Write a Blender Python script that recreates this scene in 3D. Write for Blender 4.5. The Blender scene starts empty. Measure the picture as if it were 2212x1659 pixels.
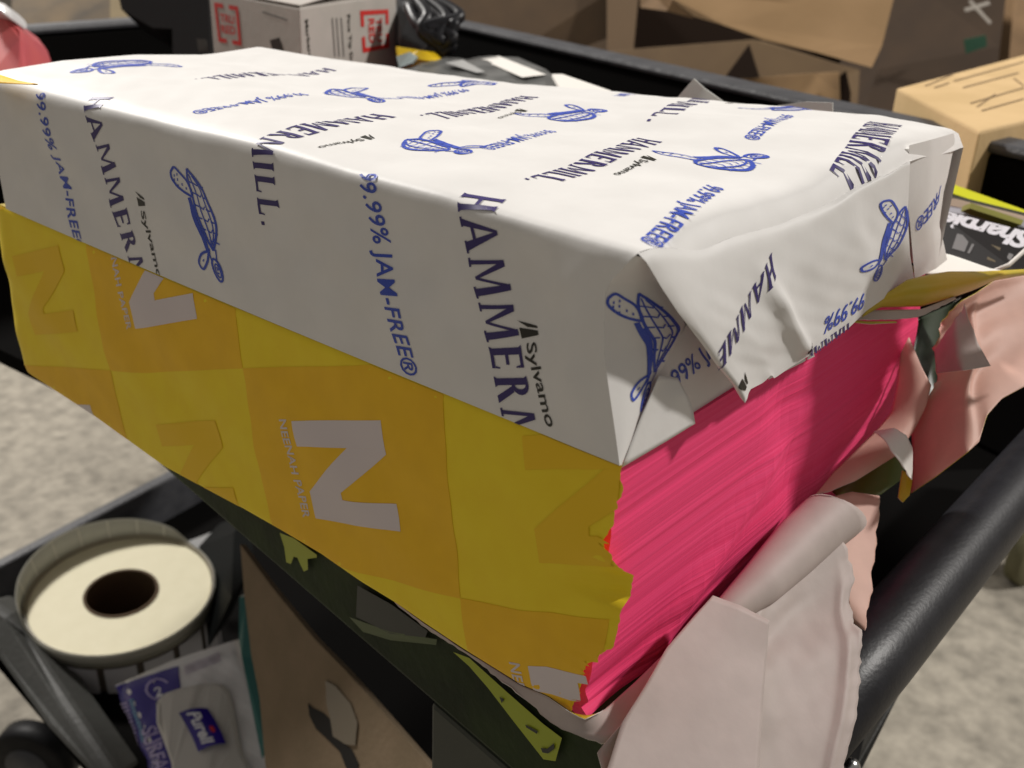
import bpy, bmesh, math, random
import numpy as np
from mathutils import Vector, Matrix
random.seed(7); RNG = np.random.default_rng(7)

# ------------------------------------------------------------------ camera
CAM = np.array([-0.17970389, -0.11325134, 0.11736165])
AZ, EL, ROLL, FPX = 0.68517331, -0.43258645, 0.04276547, 2181.972   # focal length in px of a 2212 px wide picture
def _axes():
    fw = np.array([math.cos(AZ)*math.cos(EL), math.sin(AZ)*math.cos(EL), math.sin(EL)])
    z = -fw; x = np.cross([0, 0, 1.], z); x /= np.linalg.norm(x); y = np.cross(z, x)
    cr, s = math.cos(ROLL), math.sin(ROLL)
    return np.array([cr*x+s*y, -s*x+cr*y, z])
R3 = _axes()
scene = bpy.context.scene
COL = scene.collection
cd = bpy.data.cameras.new('camera'); cam = bpy.data.objects.new('camera', cd); COL.objects.link(cam)
M = Matrix.Identity(4)
for r in range(3):
    for c_ in range(3): M[r][c_] = R3[c_][r]
    M[r][3] = CAM[r]
cam.matrix_world = M
cd.sensor_width = 36; cd.lens = 36*FPX/2212
cd.clip_start = 0.01; cd.clip_end = 60
cd.dof.use_dof = True; cd.dof.focus_distance = 0.30; cd.dof.aperture_fstop = 20
scene.camera = cam
# ------------------------------------------------------------------ light
w = bpy.data.worlds.new('World'); scene.world = w; w.use_nodes = True
w.node_tree.nodes['Background'].inputs[0].default_value = (1.0, 0.93, 0.85, 1)
w.node_tree.nodes['Background'].inputs[1].default_value = 0.22
def area(name, loc, target, size, power, col):
    l = bpy.data.lights.new(name, 'AREA'); l.size = size; l.energy = power; l.color = col
    o = bpy.data.objects.new(name, l); COL.objects.link(o); o.location = loc
    o.rotation_euler = (Vector(target)-Vector(loc)).to_track_quat('-Z', 'Y').to_euler()
    return o
area('ceiling_lamp_key', (2.85, -2.07, 2.95), (0.15, 0.1, 0), 0.22, 150, (1, .96, .91))
area('ceiling_lamp_back', (0.5, 4.3, 3.15), (0.2, 0.6, -0.3), 0.6, 265, (1, .96, .91))
scene.view_settings.view_transform = 'Standard'
scene.view_settings.look = 'None'; scene.view_settings.exposure = 0; scene.view_settings.gamma = 1

# ------------------------------------------------------------------ pixel helpers (2212 x 1659 picture coordinates -> places in the scene)
def ray(x, y): return R3.T @ np.array([(x-1106)/FPX, -(y-829.5)/FPX, -1.])
def on(ax, x, y, v):
    d = ray(x, y); return CAM + d*(v-CAM[ax])/d[ax]
def oX(x, y, v=0.): return on(0, x, y, v)
def oY(x, y, v=0.): return on(1, x, y, v)
def oZ(x, y, v=0.): return on(2, x, y, v)
def bp(x, y, d): return CAM + ray(x, y)*d
def proj(P):
    q = R3 @ (np.asarray(P, float)-CAM); return np.array([1106+FPX*q[0]/-q[2], 829.5-FPX*q[1]/-q[2]])

# ------------------------------------------------------------------ materials
MATS = {}
def mat(name, col, rough=.6, col2=None, nscale=30, bump=0, bscale=200, metal=0, spec=.5, coat=0, trans=0, alpha=1, stretch=None, contrast=(.35, .65), detail=6):
    if name in MATS: return MATS[name]
    m = bpy.data.materials.new(name); m.use_nodes = True; nt = m.node_tree; b = nt.nodes['Principled BSDF']
    b.inputs['Base Color'].default_value = (*col, 1); b.inputs['Roughness'].default_value = rough
    b.inputs['Metallic'].default_value = metal; b.inputs['Specular IOR Level'].default_value = spec
    b.inputs['Coat Weight'].default_value = coat
    if alpha < 1: b.inputs['Alpha'].default_value = alpha
    if trans: b.inputs['Transmission Weight'].default_value = trans
    tc = nt.nodes.new('ShaderNodeTexCoord'); mp = nt.nodes.new('ShaderNodeMapping'); nt.links.new(tc.outputs['Object'], mp.inputs[0])
    if stretch: mp.inputs['Scale'].default_value = stretch
    if col2:
        n = nt.nodes.new('ShaderNodeTexNoise'); n.inputs['Scale'].default_value = nscale; n.inputs['Detail'].default_value = detail
        nt.links.new(mp.outputs[0], n.inputs['Vector'])
        rp = nt.nodes.new('ShaderNodeValToRGB'); rp.color_ramp.elements[0].position = contrast[0]; rp.color_ramp.elements[1].position = contrast[1]
        rp.color_ramp.elements[0].color = (*col, 1); rp.color_ramp.elements[1].color = (*col2, 1)
        nt.links.new(n.outputs['Fac'], rp.inputs[0]); nt.links.new(rp.outputs[0], b.inputs['Base Color'])
    if bump:
        n2 = nt.nodes.new('ShaderNodeTexNoise'); n2.inputs['Scale'].default_value = bscale; n2.inputs['Detail'].default_value = 8
        nt.links.new(mp.outputs[0], n2.inputs['Vector'])
        bm_ = nt.nodes.new('ShaderNodeBump'); bm_.inputs['Strength'].default_value = bump; bm_.inputs['Distance'].default_value = .002
        nt.links.new(n2.outputs['Fac'], bm_.inputs['Height']); nt.links.new(bm_.outputs[0], b.inputs['Normal'])
    MATS[name] = m; return m
def thin_paper(name, col, through, rough=.6, bump=.15, bscale=60):
    """Paper wrapper that lets some light through."""
    m = mat(name, col, rough, bump=bump, bscale=bscale, col2=tuple(c*.93 for c in col), nscale=120)
    nt = m.node_tree; b = nt.nodes['Principled BSDF']; out = nt.nodes['Material Output']
    t = nt.nodes.new('ShaderNodeBsdfTranslucent'); t.inputs[0].default_value = (*col, 1)
    mx = nt.nodes.new('ShaderNodeMixShader'); mx.inputs[0].default_value = through
    nt.links.new(b.outputs[0], mx.inputs[1]); nt.links.new(t.outputs[0], mx.inputs[2]); nt.links.new(mx.outputs[0], out.inputs[0])
    return m
W_PAPER = mat('white_wrapper_paper', (.80, .785, .765), .5, col2=(.84, .825, .805), nscale=60, bump=.22, bscale=38, spec=.35)
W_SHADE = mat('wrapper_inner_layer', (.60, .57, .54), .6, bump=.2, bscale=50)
NAVY = mat('navy_print', (.040, .026, .15), .5, spec=.45)
BLUE = mat('blue_print', (.045, .09, .52), .5, spec=.45)
BLACKP = mat('black_print', (.02, .018, .012), .5)
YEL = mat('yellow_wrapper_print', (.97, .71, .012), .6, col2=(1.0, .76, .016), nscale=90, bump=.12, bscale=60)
ORG = mat('orange_wrapper_print', (.93, .54, .006), .6, col2=(.98, .58, .008), nscale=90, bump=.12, bscale=60)
TONE = mat('tonal_orange_print', (.94, .60, .008), .6)
WPR = mat('white_logo_print', (.74, .66, .66), .45)
PINK = mat('hot_pink_sheets', (1.0, .050, .19), .7, col2=(1.0, .085, .25), nscale=12, stretch=(.4, .4, 170), bump=.12, bscale=12, spec=.3, contrast=(.3, .7))
SALM = thin_paper('pink_tinted_wrapper_inside', (.80, .50, .41), .10, bump=.4, bscale=26)
PALE = thin_paper('pale_wrapper_inside', (.56, .475, .44), .08, bump=.4, bscale=24)
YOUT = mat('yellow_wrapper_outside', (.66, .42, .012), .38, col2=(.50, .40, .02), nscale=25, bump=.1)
DKGREEN = mat('dark_green_wrapper', (.030, .048, .014), .6, col2=(.016, .024, .010), nscale=30, bump=.2, spec=.15)
LIME = mat('lime_print', (.36, .42, .015), .45)
BLKPL = mat('black_plastic', (.006, .006, .007), .5, col2=(.010, .010, .011), nscale=60, bump=.2, bscale=350, spec=.18)
BLKGL = mat('black_rail_plastic', (.009, .009, .012), .42, col2=(.014, .014, .018), nscale=90, bump=.08, bscale=600, spec=.4)
MATTE = mat('matte_black_tray', (.0045, .0042, .0040), .95, spec=.03)
GREYPL = mat('lit_rim_grey', (.045, .046, .052), .5, col2=(.07, .071, .078), nscale=40, bump=.3, bscale=200)  # black rim plastic greyed for light on its top; hubs share it
CARD = mat('cardboard', (.20, .12, .055), .8, col2=(.25, .15, .07), nscale=25, bump=.15, bscale=300)
CARDL = mat('light_cardboard', (.58, .40, .19), .8, col2=(.66, .46, .23), nscale=20, bump=.15, bscale=300)
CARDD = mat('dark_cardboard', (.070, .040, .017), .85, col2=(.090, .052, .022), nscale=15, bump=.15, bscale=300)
WHITEC = mat('white_carton', (.46, .43, .39), .6, col2=(.50, .46, .42), nscale=40, bump=.1)
RED = mat('red_print', (.62, .03, .025), .5)
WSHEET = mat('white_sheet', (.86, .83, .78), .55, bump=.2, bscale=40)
CREAM = mat('cream_paper_edge', (.90, .84, .60), .65, col2=(.87, .81, .57), nscale=70, bump=.1)
FILM = mat('grey_film', (.07, .072, .07), .35, col2=(.16, .16, .155), nscale=40, bump=.5, bscale=60)
FIBRE = mat('torn_paper_fibre', (.82, .76, .70), .9)
PURPLE = mat('violet_film', (.022, .010, .20), .22, col2=(.032, .015, .27), nscale=30, bump=.3, bscale=40)
WFILM = mat('white_film', (.80, .79, .79), .22, bump=.5, bscale=28)
LIDP = mat('white_lid_plastic', (.55, .53, .49), .35)
CONC = mat('concrete', (.19, .172, .140), .85, col2=(.37, .335, .275), nscale=34, bump=1.0, bscale=110, contrast=(.28, .72), detail=15)
TEAL = mat('teal_plastic', (.01, .12, .11), .35)
PINKPL = mat('pink_plastic', (.75, .16, .15), .35, col2=(.62, .12, .14), nscale=20)
TAPE = mat('clear_tape', (.17, .14, .10), .25)

# ------------------------------------------------------------------ mesh helpers
def link(name, me, mats, parent=None, smooth=False):
    o = bpy.data.objects.new(name, me); COL.objects.link(o)
    for m in (mats if isinstance(mats, (list, tuple)) else [mats]): me.materials.append(m)
    if smooth:
        for p in me.polygons: p.use_smooth = True
    if parent: o.parent = parent
    return o
def mesh(name, V, F, mats, parent=None, smooth=False, mi=None):
    me = bpy.data.meshes.new(name); me.from_pydata([tuple(map(float, v)) for v in V], [], [tuple(f) for f in F]); me.update()
    o = link(name, me, mats, parent, smooth)
    if mi is not None:
        for p, i in zip(me.polygons, mi): p.material_index = i
    return o
def thing(name, label, cat, loc=(0, 0, 0), group=None):
    o = bpy.data.objects.new(name, None); COL.objects.link(o); o['label'] = label; o['category'] = cat
    o.empty_display_size = .02
    if group: o['group'] = group
    return o
def tag(o, label, cat, group=None):
    o['label'] = label; o['category'] = cat
    if group: o['group'] = group
    return o
def struct(o): o['kind'] = 'structure'; return o
def bevel(o, wd, seg=2):
    b = o.modifiers.new('bevel', 'BEVEL'); b.width = wd; b.segments = seg; b.limit_method = 'ANGLE'; return o
def solid(o, t, off=-1, moff=0):
    s = o.modifiers.new('solid', 'SOLIDIFY'); s.thickness = t; s.offset = off; s.material_offset = moff; s.material_offset_rim = moff; return o
def slab(name, pts, vec, m, parent=None, bev=0):
    n = len(pts); vec = np.array(vec, float)
    V = [np.array(p, float) for p in pts]+[np.array(p, float)+vec for p in pts]
    F = [tuple(range(n)), tuple(range(2*n-1, n-1, -1))]+[(i, n+i, n+(i+1) % n, (i+1) % n) for i in range(n)]
    o = mesh(name, V, F, m, parent)
    bm = bmesh.new(); bm.from_mesh(o.data); bmesh.ops.recalc_face_normals(bm, faces=bm.faces); bm.to_mesh(o.data); bm.free()
    if bev: bevel(o, bev)
    return o
def tube(name, pts, r, m, parent=None, seg=16, flat=1):
    pts = [np.array(p, float) for p in pts]; V = []; F = []
    rs = r if isinstance(r, (list, tuple)) else [r]*len(pts)
    for i, p in enumerate(pts):
        t = pts[min(i+1, len(pts)-1)]-pts[max(i-1, 0)]; t /= np.linalg.norm(t)
        a = np.cross(t, [0, 0, 1.]); a /= max(np.linalg.norm(a), 1e-9); b = np.cross(t, a)
        for k in range(seg):
            th = 2*math.pi*k/seg; V.append(p+rs[i]*(math.cos(th)*a+flat*math.sin(th)*b))
    for i in range(len(pts)-1):
        for k in range(seg):
            F.append((i*seg+k, i*seg+(k+1) % seg, (i+1)*seg+(k+1) % seg, (i+1)*seg+k))
    F.append(tuple(range(seg))[::-1]); F.append(tuple((len(pts)-1)*seg+k for k in range(seg)))
    return mesh(name, V, F, m, parent, True)
def polyline(pts):
    P = np.array(pts, float)
    d = np.concatenate([[0], np.cumsum(np.linalg.norm(np.diff(P, axis=0), axis=1))])
    d = d/d[-1] if d[-1] > 0 else np.linspace(0, 1, len(P))
    return lambda t: np.array([np.interp(t, d, P[:, k]) for k in range(P.shape[1])])
def spline(pts, n=40):
    """Catmull-Rom through the points, resampled."""
    P = [np.array(p, float) for p in pts]
    if len(P) < 3: return P
    Q = [2*P[0]-P[1]]+P+[2*P[-1]-P[-2]]; out = []
    for i in range(1, len(Q)-2):
        for k in range(8):
            t = k/8; a, b, c, d = Q[i-1:i+3]
            out.append(.5*((2*b)+(c-a)*t+(2*a-5*b+4*c-d)*t*t+(3*b-a-3*c+d)*t**3))
    out.append(P[-1]); return out
def ragged(pts, amp, step=.0012):
    """A torn edge: the polyline resampled with random jitter sideways in the picture plane."""
    f = polyline(pts); P = np.array(pts, float); Ltot = np.linalg.norm(np.diff(P, axis=0), axis=1).sum()
    n = max(6, int(Ltot/step)); out = []; j = 0
    for i in range(n+1):
        p = f(i/n)
        if 0 < i < n:
            j = .6*j+random.gauss(0, amp); p = p+j*R3[0]+random.gauss(0, amp*.6)*R3[1]
        out.append(p)
    return out
class Coons:
    def __init__(s, bottom, top, left, right, disp=None, sm=.015):
        # bottom(u): v=0, top(u): v=1, left(v): u=0, right(v): u=1
        s.f = list(map(polyline, (bottom, top, left, right))); s.disp = disp
        s.b, s.t, s.l, s.r = [s.tab(f, True, sm) for f in s.f]
        s.rb, s.rt, s.rl, s.rr = [s.tab(f, False, sm) for f in s.f]
        s.dom = (0, 1, 0, 1); s.flip = False
    @staticmethod
    def tab(f, smooth, sm):
        # smooth part of an edge, or its ragged remainder, as a lookup table
        n = 240; T_ = np.linspace(0, 1, n+1); P = np.array([f(t) for t in T_])
        S_ = P.copy()
        for i, t in enumerate(T_):
            k = int(round(min(t, 1-t, sm)*n)); S_[i] = P[i-k:i+k+1].mean(axis=0)
        Q = S_ if smooth else P-S_
        return lambda t: np.array([np.interp(t, T_, Q[:, j]) for j in range(3)])
    def ev(s, u, v):
        return s.core(u, v)+s.rb(u)*math.exp(-max(v, 0)/.05)+s.rt(u)*math.exp(-max(1-v, 0)/.05)+s.rl(v)*math.exp(-max(u, 0)/.05)+s.rr(v)*math.exp(-max(1-u, 0)/.05)
    def core(s, u, v):
        b, t, l, r = s.b(u), s.t(u), s.l(v), s.r(v)
        p = (1-v)*b+v*t+(1-u)*l+u*r-((1-u)*(1-v)*s.b(0)+u*(1-v)*s.b(1)+(1-u)*v*s.t(0)+u*v*s.t(1))
        if s.disp is not None: p = p+s.disp(u, v)
        return p
def normal(S, a, b, ea, eb):
    p = S.ev(a, b); du = (S.ev(a+ea, b)-S.ev(a-ea, b)); dv = (S.ev(a, b+eb)-S.ev(a, b-eb))
    n = np.cross(du, dv); l = np.linalg.norm(n)
    if l < 1e-14: return p, np.array([0, 0, 1.])
    n /= l
    if np.dot(n, CAM-p) < 0: n = -n      # both print and camera are on the outer side of the sheet
    return p, n
def grid_mesh(name, S, nu, nv, mats, parent=None, thick=0, moff=0, smooth=True):
    a0, a1, b0, b1 = S.dom
    V = [S.ev(a0+(a1-a0)*i/nu, b0+(b1-b0)*j/nv) for j in range(nv+1) for i in range(nu+1)]
    F = [(j*(nu+1)+i, j*(nu+1)+i+1, (j+1)*(nu+1)+i+1, (j+1)*(nu+1)+i) for j in range(nv) for i in range(nu)]
    c = (nv//2)*(nu+1)+nu//2
    n = np.cross(V[c+1]-V[c], V[c+nu+1]-V[c])
    if np.dot(n, CAM-V[c]) < 0: F = [f[::-1] for f in F]
    o = mesh(name, V, F, mats, parent, smooth)
    if thick: solid(o, thick, -1, moff)
    return o
def inv(S, px, py, guess, it=30):
    a = np.array(guess, float); e = np.array([(S.dom[1]-S.dom[0]), (S.dom[3]-S.dom[2])])*1e-3
    for _ in range(it):
        r = proj(S.ev(*a))-(px, py)
        if np.abs(r).max() < .05: break
        J = np.array([(proj(S.ev(a[0]+e[0], a[1]))-proj(S.ev(*a)))/e[0], (proj(S.ev(a[0], a[1]+e[1]))-proj(S.ev(*a)))/e[1]]).T
        try: st = np.linalg.solve(J, -r)
        except Exception: break
        m = np.abs(st)/(e*300); st = st/max(1, m.max()); a = a+st
    return a

# ------------------------------------------------------------------ print (text and emblems) as 2D polygons
def text2d(s, shear=0, bold=0.0, space=1.0):
    cu = bpy.data.curves.new('t', 'FONT'); cu.body = s; cu.size = 1; cu.shear = shear; cu.offset = bold; cu.space_character = space
    cu.resolution_u = 3; o = bpy.data.objects.new('t', cu); COL.objects.link(o)
    dg = bpy.context.evaluated_depsgraph_get(); dg.update(); me = bpy.data.meshes.new_from_object(o.evaluated_get(dg))
    V = np.array([v.co[:] for v in me.vertices]); F = [tuple(p.vertices) for p in me.polygons]
    bpy.data.objects.remove(o); bpy.data.curves.remove(cu); bpy.data.meshes.remove(me)
    cap = .69
    V[:, 0] -= V[:, 0].min(); V[:, 0] /= V[:, 0].max(); V[:, 1] = V[:, 1]/cap-.5; V[:, 2] = 0
    return V, F     # x 0..1 along the line, y -0.5..0.5 for capitals
def glyph_text(s, ser=.06):
    """Flared capitals for the big word: thick and thin strokes with small wedge serifs."""
    T, t = .20, .11
    def st(x, w, y0=0, y1=1): return [[(x-w/2-ser, y0), (x+w/2+ser, y0), (x+w/2, y0+.09), (x-w/2, y0+.09)], [(x-w/2, y0+.09), (x+w/2, y0+.09), (x+w/2, y1-.09), (x-w/2, y1-.09)], [(x-w/2, y1-.09), (x+w/2, y1-.09), (x+w/2+ser, y1), (x-w/2-ser, y1)]]
    def bar(x0, x1, y, h=.10): return [[(x0, y-h/2), (x1, y-h/2), (x1, y+h/2), (x0, y+h/2)]]
    G = {}
    G['H'] = (.92, st(.17, T)+st(.75, T)+bar(.27, .65, .5))
    G['A'] = (.95, [[(0, 0), (.20, 0), (.50, 1), (.42, 1)], [(.66, 0), (.92, 0), (.54, 1), (.44, 1)]]+bar(.22, .68, .30, .09)+bar(-.03, .24, .03, .06)+bar(.62, .97, .03, .06))
    G['M'] = (1.12, [[(.06, 0), (.18, 0), (.24, 1), (.14, 1)], [(.86, 0), (1.08, 0), (1.0, 1), (.82, 1)], [(.14, 1), (.32, 1), (.60, .12), (.52, .12)], [(.52, .12), (.60, .12), (.92, 1), (.84, 1)]]+bar(0, .25, .03, .06)+bar(.80, 1.14, .03, .06))
    G['E'] = (.72, st(.17, T)+bar(.27, .64, .05)+bar(.27, .64, .95)+bar(.27, .55, .5)+[[(.58, .1), (.64, .1), (.66, .24), (.62, .24)], [(.56, .9), (.64, .9), (.64, .76), (.60, .76)]])
    arc = [(.27+.30*math.cos(a), .745+.255*math.sin(a)) for a in np.linspace(math.pi/2, -math.pi/2, 9)]
    arci = [(.27+.13*math.cos(a), .745+.165*math.sin(a)) for a in np.linspace(math.pi/2, -math.pi/2, 9)]
    G['R'] = (.80, st(.17, T)+[[arc[i], arc[i+1], arci[i+1], arci[i]] for i in range(8)]+[[(.30, .50), (.48, .53), (.80, 0), (.58, 0)]])
    G['I'] = (.36, st(.18, T))
    G['L'] = (.70, st(.17, T)+bar(.27, .64, .05)+[[(.57, .1), (.64, .1), (.66, .26), (.62, .26)]])
    G['.'] = (.3, bar(.08, .22, .07, .14))
    V = []; F = []; x = 0
    for ch in s:
        wd, polys = G[ch]
        for p in polys:
            k = len(V); V += [(x+a, b-.5, 0) for a, b in p]; F.append(tuple(range(k, k+len(p))))
        x += wd+.14
    V = np.array(V, float); V[:, 0] /= x-.14
    return V, F
def strokes(lines, wd):
    V = []; F = []
    for ln in lines:
        w_ = wd
        if isinstance(ln, dict): w_ = ln['w']; ln = ln['p']
        P = [np.array(p, float) for p in ln]
        L_ = []
        for i, p in enumerate(P):
            t = P[min(i+1, len(P)-1)]-P[max(i-1, 0)]; t /= np.linalg.norm(t)+1e-9; n = np.array([-t[1], t[0]])*w_/2
            L_.append((p+n, p-n))
        for i in range(len(P)-1):
            k = len(V); V += [(*L_[i][0], 0), (*L_[i+1][0], 0), (*L_[i+1][1], 0), (*L_[i][1], 0)]; F.append((k, k+1, k+2, k+3))
    return np.array(V, float), F
def turtle2d():
    ell = lambda cx, cy, rx, ry, ang, n=14: [(cx+rx*math.cos(a)*math.cos(ang)-ry*math.sin(a)*math.sin(ang), cy+rx*math.cos(a)*math.sin(ang)+ry*math.sin(a)*math.cos(ang)) for a in np.linspace(0, 2*math.pi, n+1)]
    sm = lambda pts: [tuple(p) for p in spline([np.array(p) for p in pts])]
    L_ = [dict(w=.030, p=sm([(0, .05), (.1, -.03), (.25, -.10), (.42, -.125), (.58, -.105), (.70, -.06), (.80, -.01)])),
          dict(w=.026, p=sm([(0, .05), (.12, .09), (.3, .10), (.5, .08), (.68, .05), (.80, -.01)])),
          sm([(.05, .045), (.2, .035), (.4, .02), (.6, .01), (.76, 0)]), sm([(.07, .01), (.2, -.045), (.4, -.07), (.6, -.055), (.75, -.01)]),
          dict(w=.045, p=sm([(.28, .15), (.45, .135), (.65, .10), (.82, .06)])), dict(w=.016, p=sm([(.35, .115), (.55, .10), (.75, .06)]))]
    for x in (.14, .25, .37, .49, .60, .69):
        L_.append([(x, .035-.03*x), (x+.03, -.02), (x, -.05)]); L_.append([(x+.03, -.055), (x+.05, -.105)])
        L_.append([(x, .035), (x-.02, .09)])
    L_ += [dict(w=.026, p=sm([(.02, .33), (-.02, .26), (.03, .19), (.12, .11), (.26, .10), (.24, .17), (.17, .26), (.08, .33), (.02, .33)]))]
    for c in ((.06, .28), (.10, .24), (.15, .19), (.10, .29), (.16, .25), (.19, .15), (.05, .23)): L_.append([(c[0]-.012, c[1]), (c[0]+.012, c[1]+.005)])
    L_ += [dict(w=.026, p=sm([(.80, .05), (.90, .10), (.99, .20), (.93, .24), (.84, .17), (.80, .05)])), [(.89, .15), (.91, .17)],
           sm([(.78, .04), (.84, .05), (.90, .045)]), sm([(.79, -.04), (.85, -.03), (.90, -.02)]),
           dict(w=.024, p=ell(.995, .005, .115, .052, -.12)), ell(1.0, .0, .07, .028, -.12), [(.96, .005), (1.0, .0)], [(1.02, .012), (1.03, -.01)], [(.98, -.012), (.99, -.014)]]
    return strokes(L_, .014)
def logo_mark():
    V = [(0, -.5, 0), (.5, .5, 0), (.62, .5, 0), (.45, -.05, 0), (.40, -.5, 0), (.75, .5, 0), (.98, .5, 0), (1.0, -.5, 0)]
    return np.array(V), [(0, 1, 2, 3), (4, 5, 6, 7)]
def sylvamo2d():
    V1, F1 = logo_mark(); V2, F2 = text2d('Sylvamo', bold=.012)
    V1 = V1*[.17, 1.7, 1]; V2 = V2*[.78, 1, 1]+[.22, 0, 0]
    return np.vstack([V1, V2]), F1+[tuple(i+len(V1) for i in f) for f in F2]
TXT = {}
def T(key):
    if key not in TXT:
        TXT[key] = dict(ham=lambda: glyph_text('HAMMERMILL.'), hammer=lambda: glyph_text('HAMMER'), mill=lambda: glyph_text('MILL.'), jam=lambda: text2d('99.99% JAM-FREE®', .15, .012, 1.05), jams=lambda: text2d('JAM-FREE®', .15, .012),
                        hamtop=lambda: glyph_text('HAMMERMILL'), hamme=lambda: glyph_text('HAMME'), nines=lambda: text2d('99.99%', .15, .012), jamshort=lambda: text2d('9.99% JAM', .15, .012), mark=logo_mark, free=lambda: text2d('FREE®', .15, .012), syl=sylvamo2d, turtle=turtle2d)[key]()
    return TXT[key]
def decal(S, V2, F2, p0, dirv, upv, cuts=(.2, .5), off=.00012, clip=None):
    """Lay 2D polygons on surface S: parameter point = p0 + x*dirv + y*upv. Returns vertex and face lists."""
    bm = bmesh.new(); k = 0
    vs = [None]*len(V2)
    for fi, f in enumerate(F2):
        loc = [bm.verts.new((V2[i][0], V2[i][1], 0)) for i in f]
        try: bm.faces.new(loc)
        except ValueError: pass
    A = np.array([dirv, upv]).T
    xs = [v.co.x for v in bm.verts]; ys = [v.co.y for v in bm.verts]
    # stagger overlapping pieces so none share a plane
    bm.faces.ensure_lookup_table()
    for fi, f in enumerate(bm.faces):
        for v in f.verts: v.co.z = (fi % 7)*1e-5
    def cut(co, no):
        bmesh.ops.bisect_plane(bm, geom=bm.verts[:]+bm.edges[:]+bm.faces[:], plane_co=co, plane_no=no, dist=1e-7)
    x = min(xs)+cuts[0]
    while x < max(xs): cut((x, 0, 0), (1, 0, 0)); x += cuts[0]
    y = min(ys)+cuts[1]
    while y < max(ys): cut((0, y, 0), (0, 1, 0)); y += cuts[1]
    for v in bm.verts:
        q = np.array(p0)+A @ np.array([v.co.x, v.co.y]); v.co.x, v.co.y = q
    dom = clip or S.dom
    for co, no in (((dom[0], 0, 0), (-1, 0, 0)), ((dom[1], 0, 0), (1, 0, 0)), ((0, dom[2], 0), (0, -1, 0)), ((0, dom[3], 0), (0, 1, 0))):
        bmesh.ops.bisect_plane(bm, geom=bm.verts[:]+bm.edges[:]+bm.faces[:], plane_co=co, plane_no=no, clear_outer=True, dist=1e-9)
    bmesh.ops.triangulate(bm, faces=bm.faces[:])
    ea, eb = (S.dom[1]-S.dom[0])*2e-3, (S.dom[3]-S.dom[2])*2e-3
    bm.verts.index_update(); V = []; F = []
    for v in bm.verts:
        p, n = normal(S, v.co.x, v.co.y, ea, eb); V.append(p+n*(off+v.co.z))
    for f in bm.faces: F.append(tuple(v.index for v in f.verts))
    bm.free(); return V, F
def place(S, V2, F2, a, b, length, cap, guess, cuts=None, off=.00012, skew=None, clip=None):
    """Print starting at picture point a and running towards b, given length and cap height in metres."""
    u0 = inv(S, *a, guess); u1 = inv(S, *b, u0 if guess is None else guess)
    ea, eb = (S.dom[1]-S.dom[0])*1e-3, (S.dom[3]-S.dom[2])*1e-3; mid = (u0+u1)/2
    Ja = (S.ev(mid[0]+ea, mid[1])-S.ev(*mid))/ea; Jb = (S.ev(mid[0], mid[1]+eb)-S.ev(*mid))/eb
    J = np.array([Ja, Jb]).T; d = u1-u0; d3 = J @ d; L3 = np.linalg.norm(d3)
    if length is None: length = L3
    _, n = normal(S, *mid, ea, eb)
    up3 = np.cross(n, d3/L3); upu = np.linalg.lstsq(J, up3, rcond=None)[0]*cap
    if skew is not None: upu = upu+d/L3*skew
    return decal(S, V2, F2, u0, d/L3*length, upu, cuts or (min(.25, .003/max(length, 1e-4)), .3), off, clip)
def place3(S, V2, F2, a, b, c, guess, cy=.33, cuts=(.08, .08), off=.00012):
    """Print pinned by three picture points: local (0,0), (1,0) and (0,cy)."""
    u0 = inv(S, *a, guess); u1 = inv(S, *b, u0); u2 = inv(S, *c, u0)
    return decal(S, V2, F2, u0, u1-u0, (u2-u0)/cy, cuts, off)
class Builder:
    """Sheet mesh plus its print, all one part with several material slots."""
    def __init__(s): s.V = []; s.F = []; s.M = []
    def add(s, V, F, m):
        k = len(s.V); s.V += list(V); s.F += [tuple(i+k for i in f) for f in F]; s.M += [m]*len(F)
    def grid(s, S, nu, nv, m=0):
        a0, a1, b0, b1 = S.dom
        V = [S.ev(a0+(a1-a0)*i/nu, b0+(b1-b0)*j/nv) for j in range(nv+1) for i in range(nu+1)]
        F = [(j*(nu+1)+i, j*(nu+1)+i+1, (j+1)*(nu+1)+i+1, (j+1)*(nu+1)+i) for j in range(nv) for i in range(nu)]
        c = (nv//2)*(nu+1)+nu//2; n = np.cross(V[c+1]-V[c], V[c+nu+1]-V[c])
        if np.dot(n, CAM-V[c]) < 0: F = [f[::-1] for f in F]
        s.add(V, F, m)
    def build(s, name, mats, parent=None, smooth=True):
        return mesh(name, s.V, s.F, mats, parent, smooth, s.M)
def noise2(a, b, seed=0):
    return math.sin(a*1.7+seed)*math.cos(b*2.3+seed*1.3)+.5*math.sin(a*4.1+b*3.3+seed*2.1)+.25*math.sin(a*9.7-b*7.1+seed)

# ================================================================== the setting: floor
FZ = -.9
struct(mesh('floor', [(-6, -6, FZ), (12, -6, FZ), (12, 12, FZ), (-6, 12, FZ)], [(0, 1, 2, 3)], CONC))
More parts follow.
